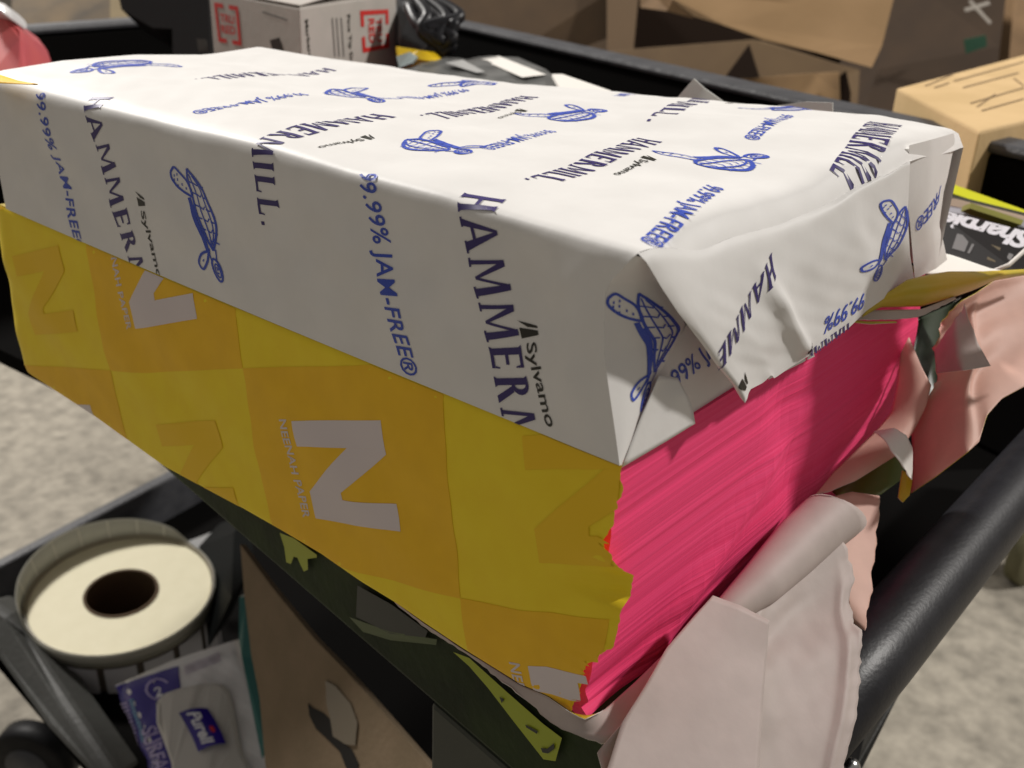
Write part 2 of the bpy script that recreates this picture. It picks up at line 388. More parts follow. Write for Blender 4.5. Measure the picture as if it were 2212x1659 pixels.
# ================================================================== white ream
H, K, LL, WW = .0524, .0763, .3072, .216
white = thing('paper_ream', 'white paper ream with blue turtle print, top of the stack, end flap popped open', 'paper ream')
_ez = sorted([(float(p[1]), float(p[2])) for p in (oX(*q) for q in [(1352, 536), (1082, 465), (947, 421), (745, 371), (556, 313), (371, 273), (202, 232), (0, 182)])])
_ez = [(0, .0525)]+_ez[1:]+[(LL, .0512)]
_cz = sorted([(float(p[2]), float(p[1])) for p in (oX(*q) for q in [(1366, 557), (1309, 619), (1304, 690), (1306, 770), (1329, 933), (1339, 1008)])])
_fz = [(0, .0525), (.0166, .0535), (.0433, .0532), (.0718, .0523), (.1014, .0523), (.1346, .0548), (.1577, .0552), (.2011, .0534), (.216, .0525)]
_lz = [(0, .0512), (.007, .0545), (.033, .0565), (.066, .0567), (.1025, .0543), (.1315, .0561), (.17, .0485), (.216, .041)]
_bz = [(0, .0535), (.0323, .0538), (.0645, .0523), (.0968, .0503), (.1864, .0448), (.2642, .0406), (.3072, .041)]
def I(tab, x): return float(np.interp(x, [t[0] for t in tab], [t[1] for t in tab]))
def zbot(y): return -.0008*math.sin(math.pi*min(max(y/LL, 0), 1))
def sstep(x): x = min(max(x, 0), 1); return x*x*(3-2*x)
class WhiteS:
    dom = (0, LL, -WW, H)
    def raw(s, y, t):
        yy = min(max(y, 0), LL)
        if t <= 0:
            x = min(-t, WW); u = yy/LL; v = x/WW
            z = (1-v)*I(_ez, yy)+v*I(_bz, yy)+(1-u)*I(_fz, x)+u*I(_lz, x)-((1-u)*(1-v)*.0525+u*(1-v)*.0512+(1-u)*v*.053+u*v*.041)
            r = .0065*sstep(x/.035)
            if yy < .009 and r > 0: z -= r*(1-math.sqrt(max(0, 1-(1-yy/.009)**2)))
            z += .0005*noise2(yy*38, x*45, 1)*sstep(x/.02)*sstep((LL-yy)/.02)
            return np.array([x, y, z])
        zt = I(_ez, yy); z = zt-t*(zt-zbot(yy))/H
        cy = I(_cz, z); f = 1-min(1, yy/.05)
        bul = .0009*noise2(yy*30, t*55, 4)*math.sin(math.pi*min(1, t/H))*sstep(yy/.01)
        # soft dents near the popped corner
        bul += .0022*math.exp(-((yy-.030)/.012)**2-((t-.018)/.012)**2)-.0022*math.exp(-((yy-.012)/.007)**2-((t-.030)/.012)**2)
        return np.array([bul, y+cy*f*f, z])
    def ev(s, y, t):
        r = .0022
        if abs(t) > r: return s.raw(y, t)
        return sum(s.raw(y, t+k*r/3) for k in range(-3, 4))/7
WS = WhiteS()
b = Builder(); b.grid(WS, 110, 110, 0)
prints = [  # kind, start, towards, length, cap, material slot
 ('jam', (90, 201), (170, 520), .060, .0060, 2), ('ham', (224, 208), (299, 580), .094, .0098, 1), ('syl', (300, 412), (338, 568), .031, .0030, 3),
 ('turtle', (392, 352), (470, 598), .036, .036, 2), ('ham', (832, 249), (590, 493), None, .0098, 1), ('syl', (808, 293), (706, 316), .022, .0026, 3),
 ('jam', (799, 376), (890, 828), .0575, .0062, 2), ('ham', (1049, 424), (1130, 942), .093, .0108, 1), ('syl', (1138, 688), (1187, 902), .0275, .0033, 3),
 ('jam', (660, 204), (420, 245), None, .006, 2), ('ham', (715, 149), (430, 172), None, .0095, 1),
 ('turtle', (315, 130), (175, 153), None, .060, 2), ('turtle', (705, 194), (812, 217), None, .050, 2), ('jam', (1008, 194), (860, 211), None, .006, 2),
 ('ham', (1146, 209), (925, 254), None, .0095, 1), ('syl', (1132, 236), (1088, 253), .022, .003, 3), ('turtle', (866, 306), (1000, 328), None, .052, 2),
 ('turtle', (1200, 262), (1292, 240), None, .055, 2), ('turtle', (1012, 187), (1060, 180), None, .05, 2), ('jam', (1190, 283), (1045, 322), None, .006, 2),
 ('jam', (1546, 404), (1400, 527), None, .0050, 2), ('jam', (1702, 249), (1620, 302), None, .0055, 2), ('ham', (1405, 303), (1160, 397), None, .0098, 1),
 ('syl', (1410, 339), (1350, 372), .026, .003, 3), ('ham', (1562, 215), (1420, 266), None, .0095, 1), ('turtle', (1520, 362), (1636, 338), None, .062, 2),
 ('turtle', (1686, 240), (1745, 236), None, .05, 2), ('jams', (1352, 202), (1308, 216), .03, .006, 2), ('hamtop', (1914, 267), (1826, 420), None, .0115, 1),
 ('jam', (710, 121), (640, 128), .04, .006, 2), ('syl', (1585, 222), (1545, 238), .022, .003, 3)]
for kind, a, t, ln, cap, m in prints:
    if a[1] < 130+.155*a[0] and kind not in ('hamtop', 'turtle') and not (kind == 'ham' and a[0] in (832,)): cap *= .85
    V2, F2 = T(kind)
    g = (oX(*a)[1], H-oX(*a)[2]) if proj(WS.ev(min(max(oX(*a)[1], 0), LL), 0))[1] < a[1] else (oZ(*a, H)[1], -oZ(*a, H)[0])
    if kind == 'turtle' and a == (392, 352): V, F = place3(WS, V2, F2, (410, 364), (472, 585), (368, 366), g, off=.00015)
    else: V, F = place(WS, V2, F2, a, t, ln, cap, g, off=.00015)
    b.add(V, F, m)
# hidden back, far end and near end closing the box behind the flaps
def skirt(fn, n=24):
    V = []; 
    for i in range(n+1):
        p = fn(i/n); V += [p, np.array([p[0], p[1], 0.0])]
    return V, [(2*i, 2*i+1, 2*i+3, 2*i+2) for i in range(n)]
b.add(*skirt(lambda t: WS.ev(t*LL, -WW)), 0); b.add(*skirt(lambda t: WS.ev(LL, -WW*t)), 0)
b.build('wrapper', [W_PAPER, NAVY, BLUE, BLACKP], white)
# paper block inside
slab('paper_block', [(.004, .010, .0006), (WW-.003, .010, .0006), (WW-.003, LL-.004, .0006), (.004, LL-.004, .0006)], (0, 0, .037), W_SHADE, white)
# front flap hanging over the open end
topf = [WS.ev(0.0, -x) for x in np.linspace(.0005, .166, 40)]
bot = [oY(1598, 858, -.007), oY(1611, 873, -.009), oY(1619, 842, -.0075), oY(1650, 826, -.0065), oY(1668, 808, -.007), oY(1672, 818, -.0065), oY(1702, 797, -.006), oY(1770, 755, -.006), oY(1834, 708, -.005), oY(1871, 672, -.005), oY(1905, 648, -.003), oY(1975, 603, -.001)]
lef = [topf[0]]+[oY(x, y, v) for x, y, v in [(1397, 567, -.0012), (1430, 623, -.003), (1466, 677, -.0045), (1482, 698, -.005), (1517, 744, -.006), (1547, 788, -.0068), (1581, 828, -.007), (1598, 858, -.007)]]
rig = [topf[-1]]+[oY(x, y, v) for x, y, v in [(1966, 349, -.001), (1962, 439, -.0015), (1962, 484, -.0015), (1966, 551, -.001), (1975, 603, -.001)]]
def fdisp(u, v):
    if not (0 < u < 1 and 0 < v < 1): return np.zeros(3)
    e = sstep(v*2.5)*sstep((1-v)*6)*sstep(u*8)*sstep((1-u)*8)
    d = .0026*math.exp(-((u-.30-.02*v)/.028)**2)*sstep((v-.15)*3)*sstep((1-v)*8)-.0006*math.exp(-((u-.42)/.06)**2)*e+.0007*math.exp(-((u-.66-.1*v)/.05)**2)*e
    d += .0003*noise2(u*6, v*4, 3)*e+.0006*math.sin(math.pi*v)*sstep(v*3)*sstep(u*8)*sstep((1-u)*8)
    return np.array([0, -d, 0])
flapS = Coons(topf, bot, lef, rig, fdisp, .03)
b = Builder(); b.grid(flapS, 70, 50, 0)
_fs = np.array([flapS.ev(i/170, j/90) for i in range(171) for j in range(91)])
class FlapField:
    """The flap as a height field over (x, z)."""
    dom = (-.02, .24, -.02, .08)
    def near(s, x, z):
        d = (_fs[:, 0]-x)**2+(_fs[:, 2]-z)**2; k = np.argpartition(d, 4)[:4]; return d[k], k
    def ev(s, x, z):
        d, k = s.near(x, z); w = 1/(d+1e-8); return np.array([x, float((_fs[k, 1]*w).sum()/w.sum()), z])
FF = FlapField()
def flap_print(V2, F2, a, t, c3, cy):
    P0, P1, P2 = oY(*a, -.005), oY(*t, -.005), oY(*c3, -.005)
    q = lambda p: np.array([p[0], p[2]])
    V, F = decal(FF, V2, F2, q(P0), q(P1)-q(P0), (q(P2)-q(P0))/cy, (.03, .15), .0002)
    V = [np.array(v) for v in V]; ok = [FF.near(v[0], v[2])[0].min() < .0009**2 for v in V]
    return V, [f for f in F if all(ok[i] for i in f)]
for kind, a, t, c3, m, cy, g in [('hamme', (1680, 572), (1530, 780), (1677, 596), 1, .5, (.35, .4)), ('syl', (1957, 348), (1906, 398), (1962, 355), 3, .5, (.92, .2)),
                                  ('nines', (1866, 648), (1776, 704), (1864, 664), 2, .5, (.75, .85)), ('turtle', (1984, 452), (1903, 592), (1928, 436), 2, .33, (.93, .6)),
                                  ('mark', (1598, 800), (1578, 834), (1606, 803), 3, .5, (.1, .9)), ('mark', (1747, 740), (1728, 758), (1751, 745), 3, .5, (.4, .95)), ('hamme', (1834, 712), (1735, 775), (1835, 728), 1, .5, (.6, .97))]:
    V, F = flap_print(*T(kind), a, t, c3, cy)
    b.add(V, F, m)
o = b.build('end_flap', [W_PAPER, NAVY, BLUE, BLACKP], white)
# right side flap beyond the seam
sf = Coons([oY(1964, 314, .0012), oY(2010, 302, 0), oY(2060, 288, .0008)], [oY(1976, 603, .0008), oY(2022, 580, 0), oY(2046, 561, .001)],
           [oY(1964, 314, .0012), oY(1962, 439, .0012), oY(1976, 603, .0008)], [oY(x, y, .001) for x, y in [(2060, 288), (2063, 304), (2054, 349), (2047, 383), (2039, 412), (2029, 486), (2040, 531), (2046, 561)]],
           lambda u, v: np.array([0, -.0012*math.sin(math.pi*u)*math.sin(math.pi*v), 0]))
b = Builder(); b.grid(sf, 16, 30, 0)
V, F = place(sf, *T('free'), (2046, 408), (2004, 462), .021, .0058, (.7, .4)); b.add(V, F, 1)
b.build('side_flap', [W_PAPER, BLUE], white)
# folded corner with the emblem
Cc = [WS.ev(0.0, t) for t in np.linspace(.0004, H, 24)]
slit = [oY(1386, 556, -.0002), oY(1430, 600, .004), oY(1482, 704, .005), oY(1424, 809, .0040), oY(1384, 900, .0022), oY(1343, 1005, .0)]
cf = Coons([Cc[0], slit[0]], [Cc[-1], slit[-1]], Cc, slit, lambda u, v: np.array([-.4, -.8, 0])*(.0016*math.sin(math.pi*u)*math.sin(math.pi*v)**.6))
b = Builder(); b.grid(cf, 24, 40, 0)
V, F = place3(cf, *T('turtle'), (1390, 632), (1394, 857), (1312, 640), (.4, .3)); b.add(V, F, 1)
b.build('corner_fold', [W_PAPER, BLUE], white)
# inner layers of the end
il = Coons([oY(1482, 702, .0048), oY(1600, 640, .004), oY(1700, 560, .003)], [oY(1343, 1008, .0022), oY(1463, 941, .003), oY(1640, 830, .004), oY(1760, 770, .003)],
           [oY(1482, 702, .0048), oY(1424, 809, .0045), oY(1384, 900, .0035), oY(1343, 1008, .0022)], [oY(1700, 560, .003), oY(1760, 770, .003)])
b = Builder(); b.grid(il, 24, 24, 0)
V, F = place3(il, *T('jamshort'), (1428, 842), (1560, 727), (1419, 827), (.2, .5), .5); b.add(V, F, 1)
b.build('inner_flap', [W_PAPER, BLUE], white)
lt = Coons([oY(1424, 812, .0012), oY(1440, 812, .0016), oY(1464, 816, .001)], [oY(1343, 1010, .0004), oY(1437, 955, -.001), oY(1502, 915, -.0016)],
           [oY(1424, 812, .0012), oY(1384, 903, .0012), oY(1343, 1010, .0004)], [oY(1464, 816, .001), oY(1484, 852, -.001), oY(1497, 884, -.0014), oY(1502, 915, -.0016)])
grid_mesh('lower_tuck', lt, 14, 14, W_PAPER, white, .00012)
# orange print showing along the far top edge
st = Coons([oZ(-30, 158, .0555), oZ(0, 161, .0558), oZ(40, 174, .0554), oZ(82, 181, .0556)], [oZ(-30, 178, .0553), oZ(0, 179, .0553), oZ(40, 181, .0552), oZ(80, 183, .0552)],
           [oZ(-30, 158, .0555), oZ(-30, 178, .0553)], [oZ(82, 181, .0556), oZ(80, 183, .0552)])
grid_mesh('orange_strip', st, 8, 3, ORG, white, .0002)

# ================================================================== yellow ream
yel = thing('paper_ream', 'yellow and orange wrapped ream torn open to show hot pink sheets, under the white ream', 'paper ream')
_yb = sorted([(float(p[1]), float(p[2])) for p in (oX(*q) for q in [(37, 792), (202, 899), (354, 1009), (526, 1101), (610, 1149), (694, 1199), (775, 1256), (852, 1303), (918, 1349), (999, 1403), (1123, 1480), (1182, 1505), (1232, 1540)])])
_tear_px = [(1340, 1014), (1344, 1060), (1344, 1072), (1325, 1094), (1326, 1120), (1325, 1135), (1309, 1160), (1307, 1178), (1313, 1194), (1322, 1208), (1336, 1223), (1355, 1234), (1371, 1243), (1369, 1262), (1366, 1285), (1355, 1300), (1344, 1312), (1338, 1335), (1332, 1355), (1328, 1380), (1318, 1403), (1300, 1406), (1290, 1424), (1268, 1433), (1262, 1452), (1256, 1474), (1246, 1500), (1234, 1533)]
_tp = []
for q in _tear_px:
    p = oX(*q)
    if p[1] < -.0035: p = oY(*q, -.0035)
    _tp.append(p)
_tp = ragged(_tp, .00022, .0009)
_tz = sorted([(float(p[2]), float(p[0]), float(p[1])) for p in _tp])
class YelS:
    dom = (0, .325, 0, 1)
    def ev(s, y, v):
        # y measured from the torn end towards the far end, v down the face
        u = y/.325
        z = 0-v*.0815
        tx = np.interp(z, [t[0] for t in _tz], [t[1] for t in _tz]); ty = np.interp(z, [t[0] for t in _tz], [t[2] for t in _tz])
        yy = ty+(.322+.004*v-ty)*u
        zb = np.interp(yy, [t[0] for t in _yb], [t[1] for t in _yb]); zt = -.0012*math.sin(math.pi*min(1, max(0, yy/.31)))
        z2 = zt+(zb-zt)*v
        x = tx*max(0, 1-(yy-ty)/.02)**2+.0007*noise2(yy*25, v*4, 6)*math.sin(math.pi*v)-.0012*math.sin(math.pi*v)*(1-max(0, 1-(yy-ty)/.03))
        e = min(v, 1-v); x += .0005*max(0, 1-e/.03)**2
        far = max(0, (yy-.312)/.012); x += .004*far**2
        return np.array([x, yy, z2])
YS = YelS()
class YelP:
    """The same face addressed by flat metric coordinates (y, z)."""
    dom = (-.001, .325, -.0815, .0)
    def ev(s, y, z):
        v = -z/.0815
        ty = np.interp(z, [t[0] for t in _tz], [t[2] for t in _tz])
        return YS.ev((y-ty)/(.322+.004*v-ty)*.325, v)
YP = YelP()
b = Builder(); b.grid(YS, 130, 90, 0)
O = np.array([.148, -.021]); e1 = np.array([-.089, .030]); e2 = np.array([-.0102, -.0715])
CL = (-.001, .3245, -.0812, -.0004)
def clipz(V2, F2, p0, d, u, m, off, cuts=(.1, .1)):
    # the torn edge trims the print: drop print beyond it
    class Q:
        dom = YP.dom
        ev = staticmethod(YP.ev)
    V, F = decal(Q, V2, F2, p0, d, u, cuts, off, CL)
    V = [np.array(p) for p in V]
    keep = []
    for f in F:
        c = sum(V[i] for i in f)/3
        ty = np.interp(c[2], [t[0] for t in _tz], [t[2] for t in _tz])
        if c[1] > ty+.0003 or c[0] < -.0001 and c[1] > ty: keep.append(f)
    b.add(V, keep, m)
SQ = (np.array([(0, 0, 0), (1, 0, 0), (1, 1, 0), (0, 1, 0)], float), [(0, 1, 2, 3)])
nq = np.array([[.1223, -.0316], [.0818, -.0169], [.0733, -.0513], [.1143, -.0671]])   # corners of the big letter: TL TR BR BL
ZS = (np.array([(0, 0, 0), (1, 0, 0), (1, .25, 0), (0, .25, 0), (1, .30, 0), (.42, .68, 0), (.0, .72, 0), (.58, .25, 0), (0, .75, 0), (1, .75, 0), (1, 1, 0), (0, 1, 0), (.42, .75, 0)], float), [(0, 1, 2, 3), (7, 2, 4, 5, 12, 8, 6), (8, 9, 10, 11)])
for (i, j) in [(-2, -1), (-2, 0), (-1, 0), (-1, -1), (0, -1), (0, 0), (1, 0), (1, 1), (1, -1), (2, 0), (2, 1), (2, 2), (3, 0), (3, 1), (3, 2), (0, 1), (-2, -2), (-1, -2), (3, 3)]:
    p0 = O+(i-1)*e1+j*e2
    if (i+j) % 2: clipz(*SQ, p0, e1, e2, 1, .00013, (.04, .04) if p0[0] > .12 else (.015, .02))
    tl = nq[0]+(i-1)*e1+j*e2; d = (nq[1]-nq[0]+nq[2]-nq[3])/2; u_ = (nq[3]-nq[0]+nq[2]-nq[1])/2
    if (i+j) % 2:
        clipz(*ZS, tl, d, u_, 3, .00022, (.08, .08))
        a0 = tl+np.array([.0048, -.0012]); V2, F2 = text2d('NEENAH PAPER', bold=.02, space=1.05)
        up = -(d/np.linalg.norm(d))*-.0040
        clipz(V2, F2, a0+u_*0.0, u_*1.02, up, 3, .00022, (.05, .5))
    else:
        clipz(*ZS, tl+np.array([-.004, -.001]), d, u_, 2, .00020, (.08, .08))
b.build('wrapper', [YEL, ORG, TONE, WPR], yel)
# top sheet of the wrapper, far end, back
slab('wrapper_top', [(.002, .006, -.0016), (WW-.002, .006, -.0016), (WW-.002, .318, -.0016), (.002, .318, -.0016)], (0, 0, .0010), YOUT, yel)
# the pink sheets: many thin layers, each a little out of line
NL = 110
TL, BL = oY(1344, 1016, .002), oX(1260, 1557, .0035)
TR = np.array([WW+.001, .0035, -.0012]); BR = np.array([WW+.006, .0005, -.0785])
V = []; F = []; jit = 0
for k in range(NL+1):
    t = k/NL; z = -.0018-t*(-BL[2]-.0018)
    a = TL+(BL-TL)*t; c = TR+(BR-TR)*t; a[2] = z+.0002; c[2] = z
    jit = .85*jit+random.gauss(0, .00006)
    if k % 23 < 3: jit += .00015
    fan = .0016*math.sin((t-.86)*90)*max(0, (t-.82)/.18) if t > .82 else 0
    row = []
    for i in range(41):
        s_ = i/40; p = a+(c-a)*s_
        p[1] += jit+fan*max(0, 1-s_*7)-.0022*math.exp(-((s_-.13-.55*(1-t))/.05)**2)*sstep((t-.15)*3)+.0014*math.exp(-((s_-.40-.2*t)/.05)**2)
        p[2] += .0012*math.sin(s_*5+t*3)*math.sin(math.pi*t)
        row.append(p)
    V += row+[np.array([row[-1][0], .30, z*.93]), np.array([.006, .30, z*.93]), np.array([.0055, .03, z*.955])]
n = 44
for k in range(NL):
    for i in range(n): F.append((k*n+i, k*n+(i+1) % n, (k+1)*n+(i+1) % n, (k+1)*n+i)[::-1])
F.append(tuple(range(n))[::-1]); F.append(tuple(NL*n+i for i in range(n)))
mesh('paper_stack', V, F, PINK, yel)

def patch(name, parent, bot_, top_, lef_, rig_, mats, nu=24, nv=24, th=.00022, moff=0, disp=None, label=None):
    S = Coons(bot_, top_, lef_, rig_, disp, .09); o = grid_mesh(name, S, nu, nv, list(mats)+[FIBRE], parent, th, 1)
    if o.modifiers: o.modifiers[0].material_offset_rim = 2
    if label: o['label'] = label
    return o
B = lambda *q: [bp(*p) for p in q]
Bn = lambda *q: [bp(x, y, d-.045*sstep((x-1950)/140)) for x, y, d in q]
# strip of wrapper under the pink corner, inside face out
up = B((852, 1301, .33), (918, 1350, .322), (999, 1402, .312), (1123, 1479, .292), (1182, 1505, .283), (1230, 1539, .276), (1262, 1556, .272), (1300, 1538, .277), (1375, 1470, .288), (1450, 1396, .297))
lo = B((862, 1312, .331), (940, 1372, .322), (1020, 1420, .310), (1110, 1492, .292), (1180, 1558, .282), (1250, 1590, .275), (1312, 1608, .270), (1350, 1585, .272), (1400, 1520, .282), (1462, 1405, .292))
patch('torn_wrapper', yel, up, ragged(lo, .0003), [up[0], lo[0]], [up[-1], lo[-1]], [PALE, YOUT], 60, 8, label='pinkish torn strip of wrapper below the pink sheets')
# the large pale sheet hanging down at the front
tp_ = B((1540, 1288, .300), (1580, 1300, .306), (1630, 1300, .315), (1690, 1255, .328), (1750, 1205, .340), (1815, 1150, .350))
rt_ = ragged(B((1815, 1166, .340), (1830, 1195, .338), (1842, 1233, .336), (1842, 1264, .332), (1831, 1303, .328), (1842, 1346, .322), (1869, 1361, .318), (1861, 1388, .315), (1856, 1435, .311), (1858, 1474, .306), (1852, 1516, .302), (1850, 1551, .298), (1827, 1644, .29), (1815, 1720, .285)), .00035)
lf_ = B((1540, 1288, .300), (1505, 1325, .295), (1440, 1400, .285), (1395, 1480, .277), (1345, 1562, .270), (1290, 1625, .266), (1300, 1659, .262), (1290, 1730, .256))
bt_ = B((1290, 1730, .256), (1550, 1740, .268), (1815, 1720, .285))
def sheetdisp(u, v):
    n_ = R3[2]; g = math.sin(math.pi*u)*math.sin(math.pi*v)
    return n_*(.0035*math.exp(-((u-.36)/.03)**2)*sstep(v*4)*sstep((1-v)*3)+.003*math.exp(-((u-.93)/.025)**2)*sstep(v*3)*.6+.0005*noise2(u*6, v*5, 9)*g-.004*math.exp(-((u-.7)/.15)**2-((v-.15)/.1)**2)*g) if 0 < u < 1 else n_*0
patch('hanging_wrapper_sheet', yel, tp_, bt_, lf_, rt_, [PALE, YOUT], 60, 50, disp=sheetdisp, label='large pale torn wrapper sheet hanging over the front')
lyr = [PALE, YOUT]
patch('folded_layer', yel, B((1540, 1286, .2985), (1600, 1308, .299), (1662, 1340, .300)), B((1300, 1700, .256), (1480, 1700, .262), (1638, 1700, .268)), B((1540, 1286, .2985), (1505, 1325, .2935), (1440, 1400, .2835), (1395, 1480, .2755), (1343, 1562, .268), (1300, 1700, .256)),
      B((1662, 1340, .300), (1656, 1420, .294), (1648, 1520, .284), (1638, 1700, .268)), lyr, 30, 30)
# curled tube along the pink sheets
ax0 = [bp(1560, 1330, .306), bp(1640, 1262, .318), bp(1728, 1172, .338), bp(1800, 1110, .352)]
rad = [.004, .0066, .0088, .0098]
V = []; F = []; na = 22
axd = (ax0[-1]-ax0[0]); axd /= np.linalg.norm(axd); u1 = np.cross(axd, R3[2]); u1 /= np.linalg.norm(u1); u2 = np.cross(axd, u1)
fa = polyline([np.append(p, r) for p, r in zip(ax0, rad)])
for i in range(31):
    q = fa(i/30); c_, r_ = q[:3], q[3]
    for k in range(na+1):
        th = math.radians(-200+k*300/na); rr = r_*(1+.12*k/na)
        end = .0035*math.cos(th*1.0) if i == 30 else 0
        V.append(c_+rr*(math.cos(th)*u1+math.sin(th)*u2)*1.0+axd*(end+(i/30)**3*.003*math.cos(th)))
for i in range(30):
    for k in range(na): F.append((i*(na+1)+k, i*(na+1)+k+1, (i+1)*(na+1)+k+1, (i+1)*(na+1)+k))
o = mesh('curled_wrapper', V, F, [PALE, PALE], yel, True); solid(o, .0002, 0)
# salmon strip behind the tube
patch('torn_wrapper', yel, B((1790, 1075, .362), (1840, 1062, .366), (1900, 1071, .368)), B((1840, 1345, .335), (1869, 1362, .330)), ragged(B((1790, 1075, .362), (1822, 1200, .348), (1840, 1345, .335)), .0002),
      ragged(B((1900, 1071, .368), (1893, 1171, .358), (1884, 1249, .348), (1879, 1300, .342), (1869, 1362, .330)), .0003), [SALM, YOUT], label='salmon strip of torn wrapper behind the curled sheet')
# salmon: left strip from pink edge, hole, big right piece
patch('torn_wrapper', yel, B((1762, 1068, .362), (1800, 1020, .370), (1860, 962, .378), (1899, 922, .386), (1925, 890, .392), (1937, 837, .396), (1947, 752, .400), (1961, 716, .402)), B((1790, 1062, .362), (1850, 1038, .366), (1935, 985, .374), (1975, 930, .382), (2000, 880, .386), (2012, 832, .390), (1992, 795, .394), (1963, 726, .402)),
      B((1762, 1068, .362), (1790, 1062, .362)), B((1961, 716, .402), (1963, 726, .402)), [SALM, YOUT], 40, 16, label='narrow salmon edge of torn wrapper beside the pink sheets',
      disp=lambda u, v: R3[2]*.003*math.sin(math.pi*u)*math.sin(math.pi*v))
big_l = ragged(Bn((2078, 650, .44), (2063, 667, .437), (2046, 687, .434), (2030, 700, .430), (2027, 733, .425), (2015, 752, .422), (2022, 769, .420), (2023, 811, .414), (2020, 835, .410)), .0005)
lower_l = Bn((2020, 835, .410), (1990, 880, .403), (1968, 930, .394), (1972, 985, .387), (1967, 1066, .378))
big = Coons(Bn((2078, 650, .44), (2108, 634, .446), (2150, 605, .455), (2240, 590, .47)), Bn((1967, 1066, .378), (2023, 1028, .386), (2089, 977, .398), (2115, 955, .404), (2131, 898, .412), (2164, 861, .420), (2240, 820, .43)),
            big_l+lower_l[1:], Bn((2240, 590, .47), (2240, 820, .43)), lambda u, v: R3[2]*(.004*math.exp(-((u-.30-.1*v)/.05)**2)*math.sin(math.pi*v)-.003*math.sin(math.pi*u)*math.sin(math.pi*v)), .09)
o = grid_mesh('torn_wrapper', big, 46, 60, [SALM, YOUT], yel, .00022, 1); o['label'] = 'wide salmon sheet of torn wrapper at the right, under the yellow curl'
# light patch on the salmon sheet, shaped as a pale raised flap
patch('torn_wrapper', yel, Bn((2083, 655, .432), (2092, 690, .424), (2103, 712, .420), (2112, 740, .414), (2140, 790, .406)), Bn((2018, 755, .414), (2021, 790, .408), (2024, 806, .404)),
      ragged(Bn((2083, 655, .432), (2060, 700, .424), (2032, 735, .418), (2018, 755, .414)), .0004), Bn((2140, 790, .406), (2080, 800, .404), (2024, 806, .404)), [PALE, PALE], label='raised pale tongue standing in for a light patch on the salmon sheet')
# small light curl
patch('torn_wrapper', yel, B((1888, 931, .372), (1932, 924, .366), (1958, 940, .364), (1972, 968, .364), (1971, 1035, .366)), ragged(B((1888, 932, .370), (1904, 942, .362), (1921, 966, .358), (1936, 988, .357), (1952, 1008, .360), (1970, 1036, .364)), .0002),
      B((1888, 931, .372), (1888, 932, .370)), B((1971, 1035, .366), (1970, 1036, .364)), [WSHEET, YOUT], 30, 10, label='small pale curl of wrapper beside the dark hole')
# yellow outer wrapper curling away at upper right
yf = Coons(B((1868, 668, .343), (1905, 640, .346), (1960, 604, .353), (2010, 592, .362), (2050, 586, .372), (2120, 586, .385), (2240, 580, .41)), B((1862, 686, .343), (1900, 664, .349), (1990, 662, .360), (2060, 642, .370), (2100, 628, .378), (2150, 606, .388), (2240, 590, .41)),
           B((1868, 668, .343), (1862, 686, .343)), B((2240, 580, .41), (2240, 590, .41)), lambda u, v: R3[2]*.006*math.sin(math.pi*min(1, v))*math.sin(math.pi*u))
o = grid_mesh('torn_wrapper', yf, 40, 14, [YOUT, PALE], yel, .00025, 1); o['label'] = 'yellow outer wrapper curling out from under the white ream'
patch('torn_wrapper', yel, B((1862, 684, .343), (1880, 670, .347), (1990, 668, .358), (2062, 640, .370)), ragged(B((1840, 692, .341), (1880, 690, .344), (1935, 690, .350), (1990, 684, .357), (2066, 645, .369)), .0002), B((1862, 684, .343), (1840, 692, .341)), B((2062, 640, .370), (2066, 645, .369)),
      [PALE, YOUT], 30, 5, label='thin white torn rim below the yellow curl')
patch('torn_wrapper', yel, B((1842, 690, .342), (1870, 694, .344), (1935, 694, .350)), B((1845, 697, .342), (1880, 700, .344), (1938, 697, .350)), B((1842, 690, .342), (1845, 697, .342)), B((1935, 694, .350), (1938, 697, .350)), [YOUT, PALE], 16, 4)
# unseen sheet added right of the reams to shade the pink stack
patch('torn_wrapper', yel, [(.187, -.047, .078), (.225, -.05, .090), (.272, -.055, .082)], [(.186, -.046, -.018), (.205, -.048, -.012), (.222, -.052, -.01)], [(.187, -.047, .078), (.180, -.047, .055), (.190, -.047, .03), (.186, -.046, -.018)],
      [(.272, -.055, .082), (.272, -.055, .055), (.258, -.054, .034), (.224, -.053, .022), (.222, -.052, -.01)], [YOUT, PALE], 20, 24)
# bright yellow lip at the frame edge and a lower yellow corner
patch('torn_wrapper', yel, B((2146, 604, .43), (2180, 592, .435), (2240, 588, .44)), B((2150, 624, .428), (2180, 616, .433), (2240, 604, .438)), B((2146, 604, .43), (2150, 624, .428)), B((2240, 588, .44), (2240, 604, .438)), [YOUT, PALE], 12, 6)
patch('torn_wrapper', yel, B((2166, 658, .43), (2200, 672, .43), (2240, 690, .43)), B((2166, 676, .425), (2190, 694, .425), (2240, 706, .425)), B((2166, 658, .43), (2166, 676, .425)), B((2240, 690, .43), (2240, 706, .425)), [YOUT, PALE], 12, 6)
patch('torn_wrapper', yel, B((1949, 1016, .372), (1962, 1022, .372), (1972, 1036, .373)), B((1940, 1075, .366), (1950, 1086, .365), (1965, 1070, .367)), B((1949, 1016, .372), (1944, 1045, .369), (1940, 1075, .366)), B((1972, 1036, .373), (1968, 1055, .369), (1965, 1070, .367)), [YOUT, PALE], 10, 10)

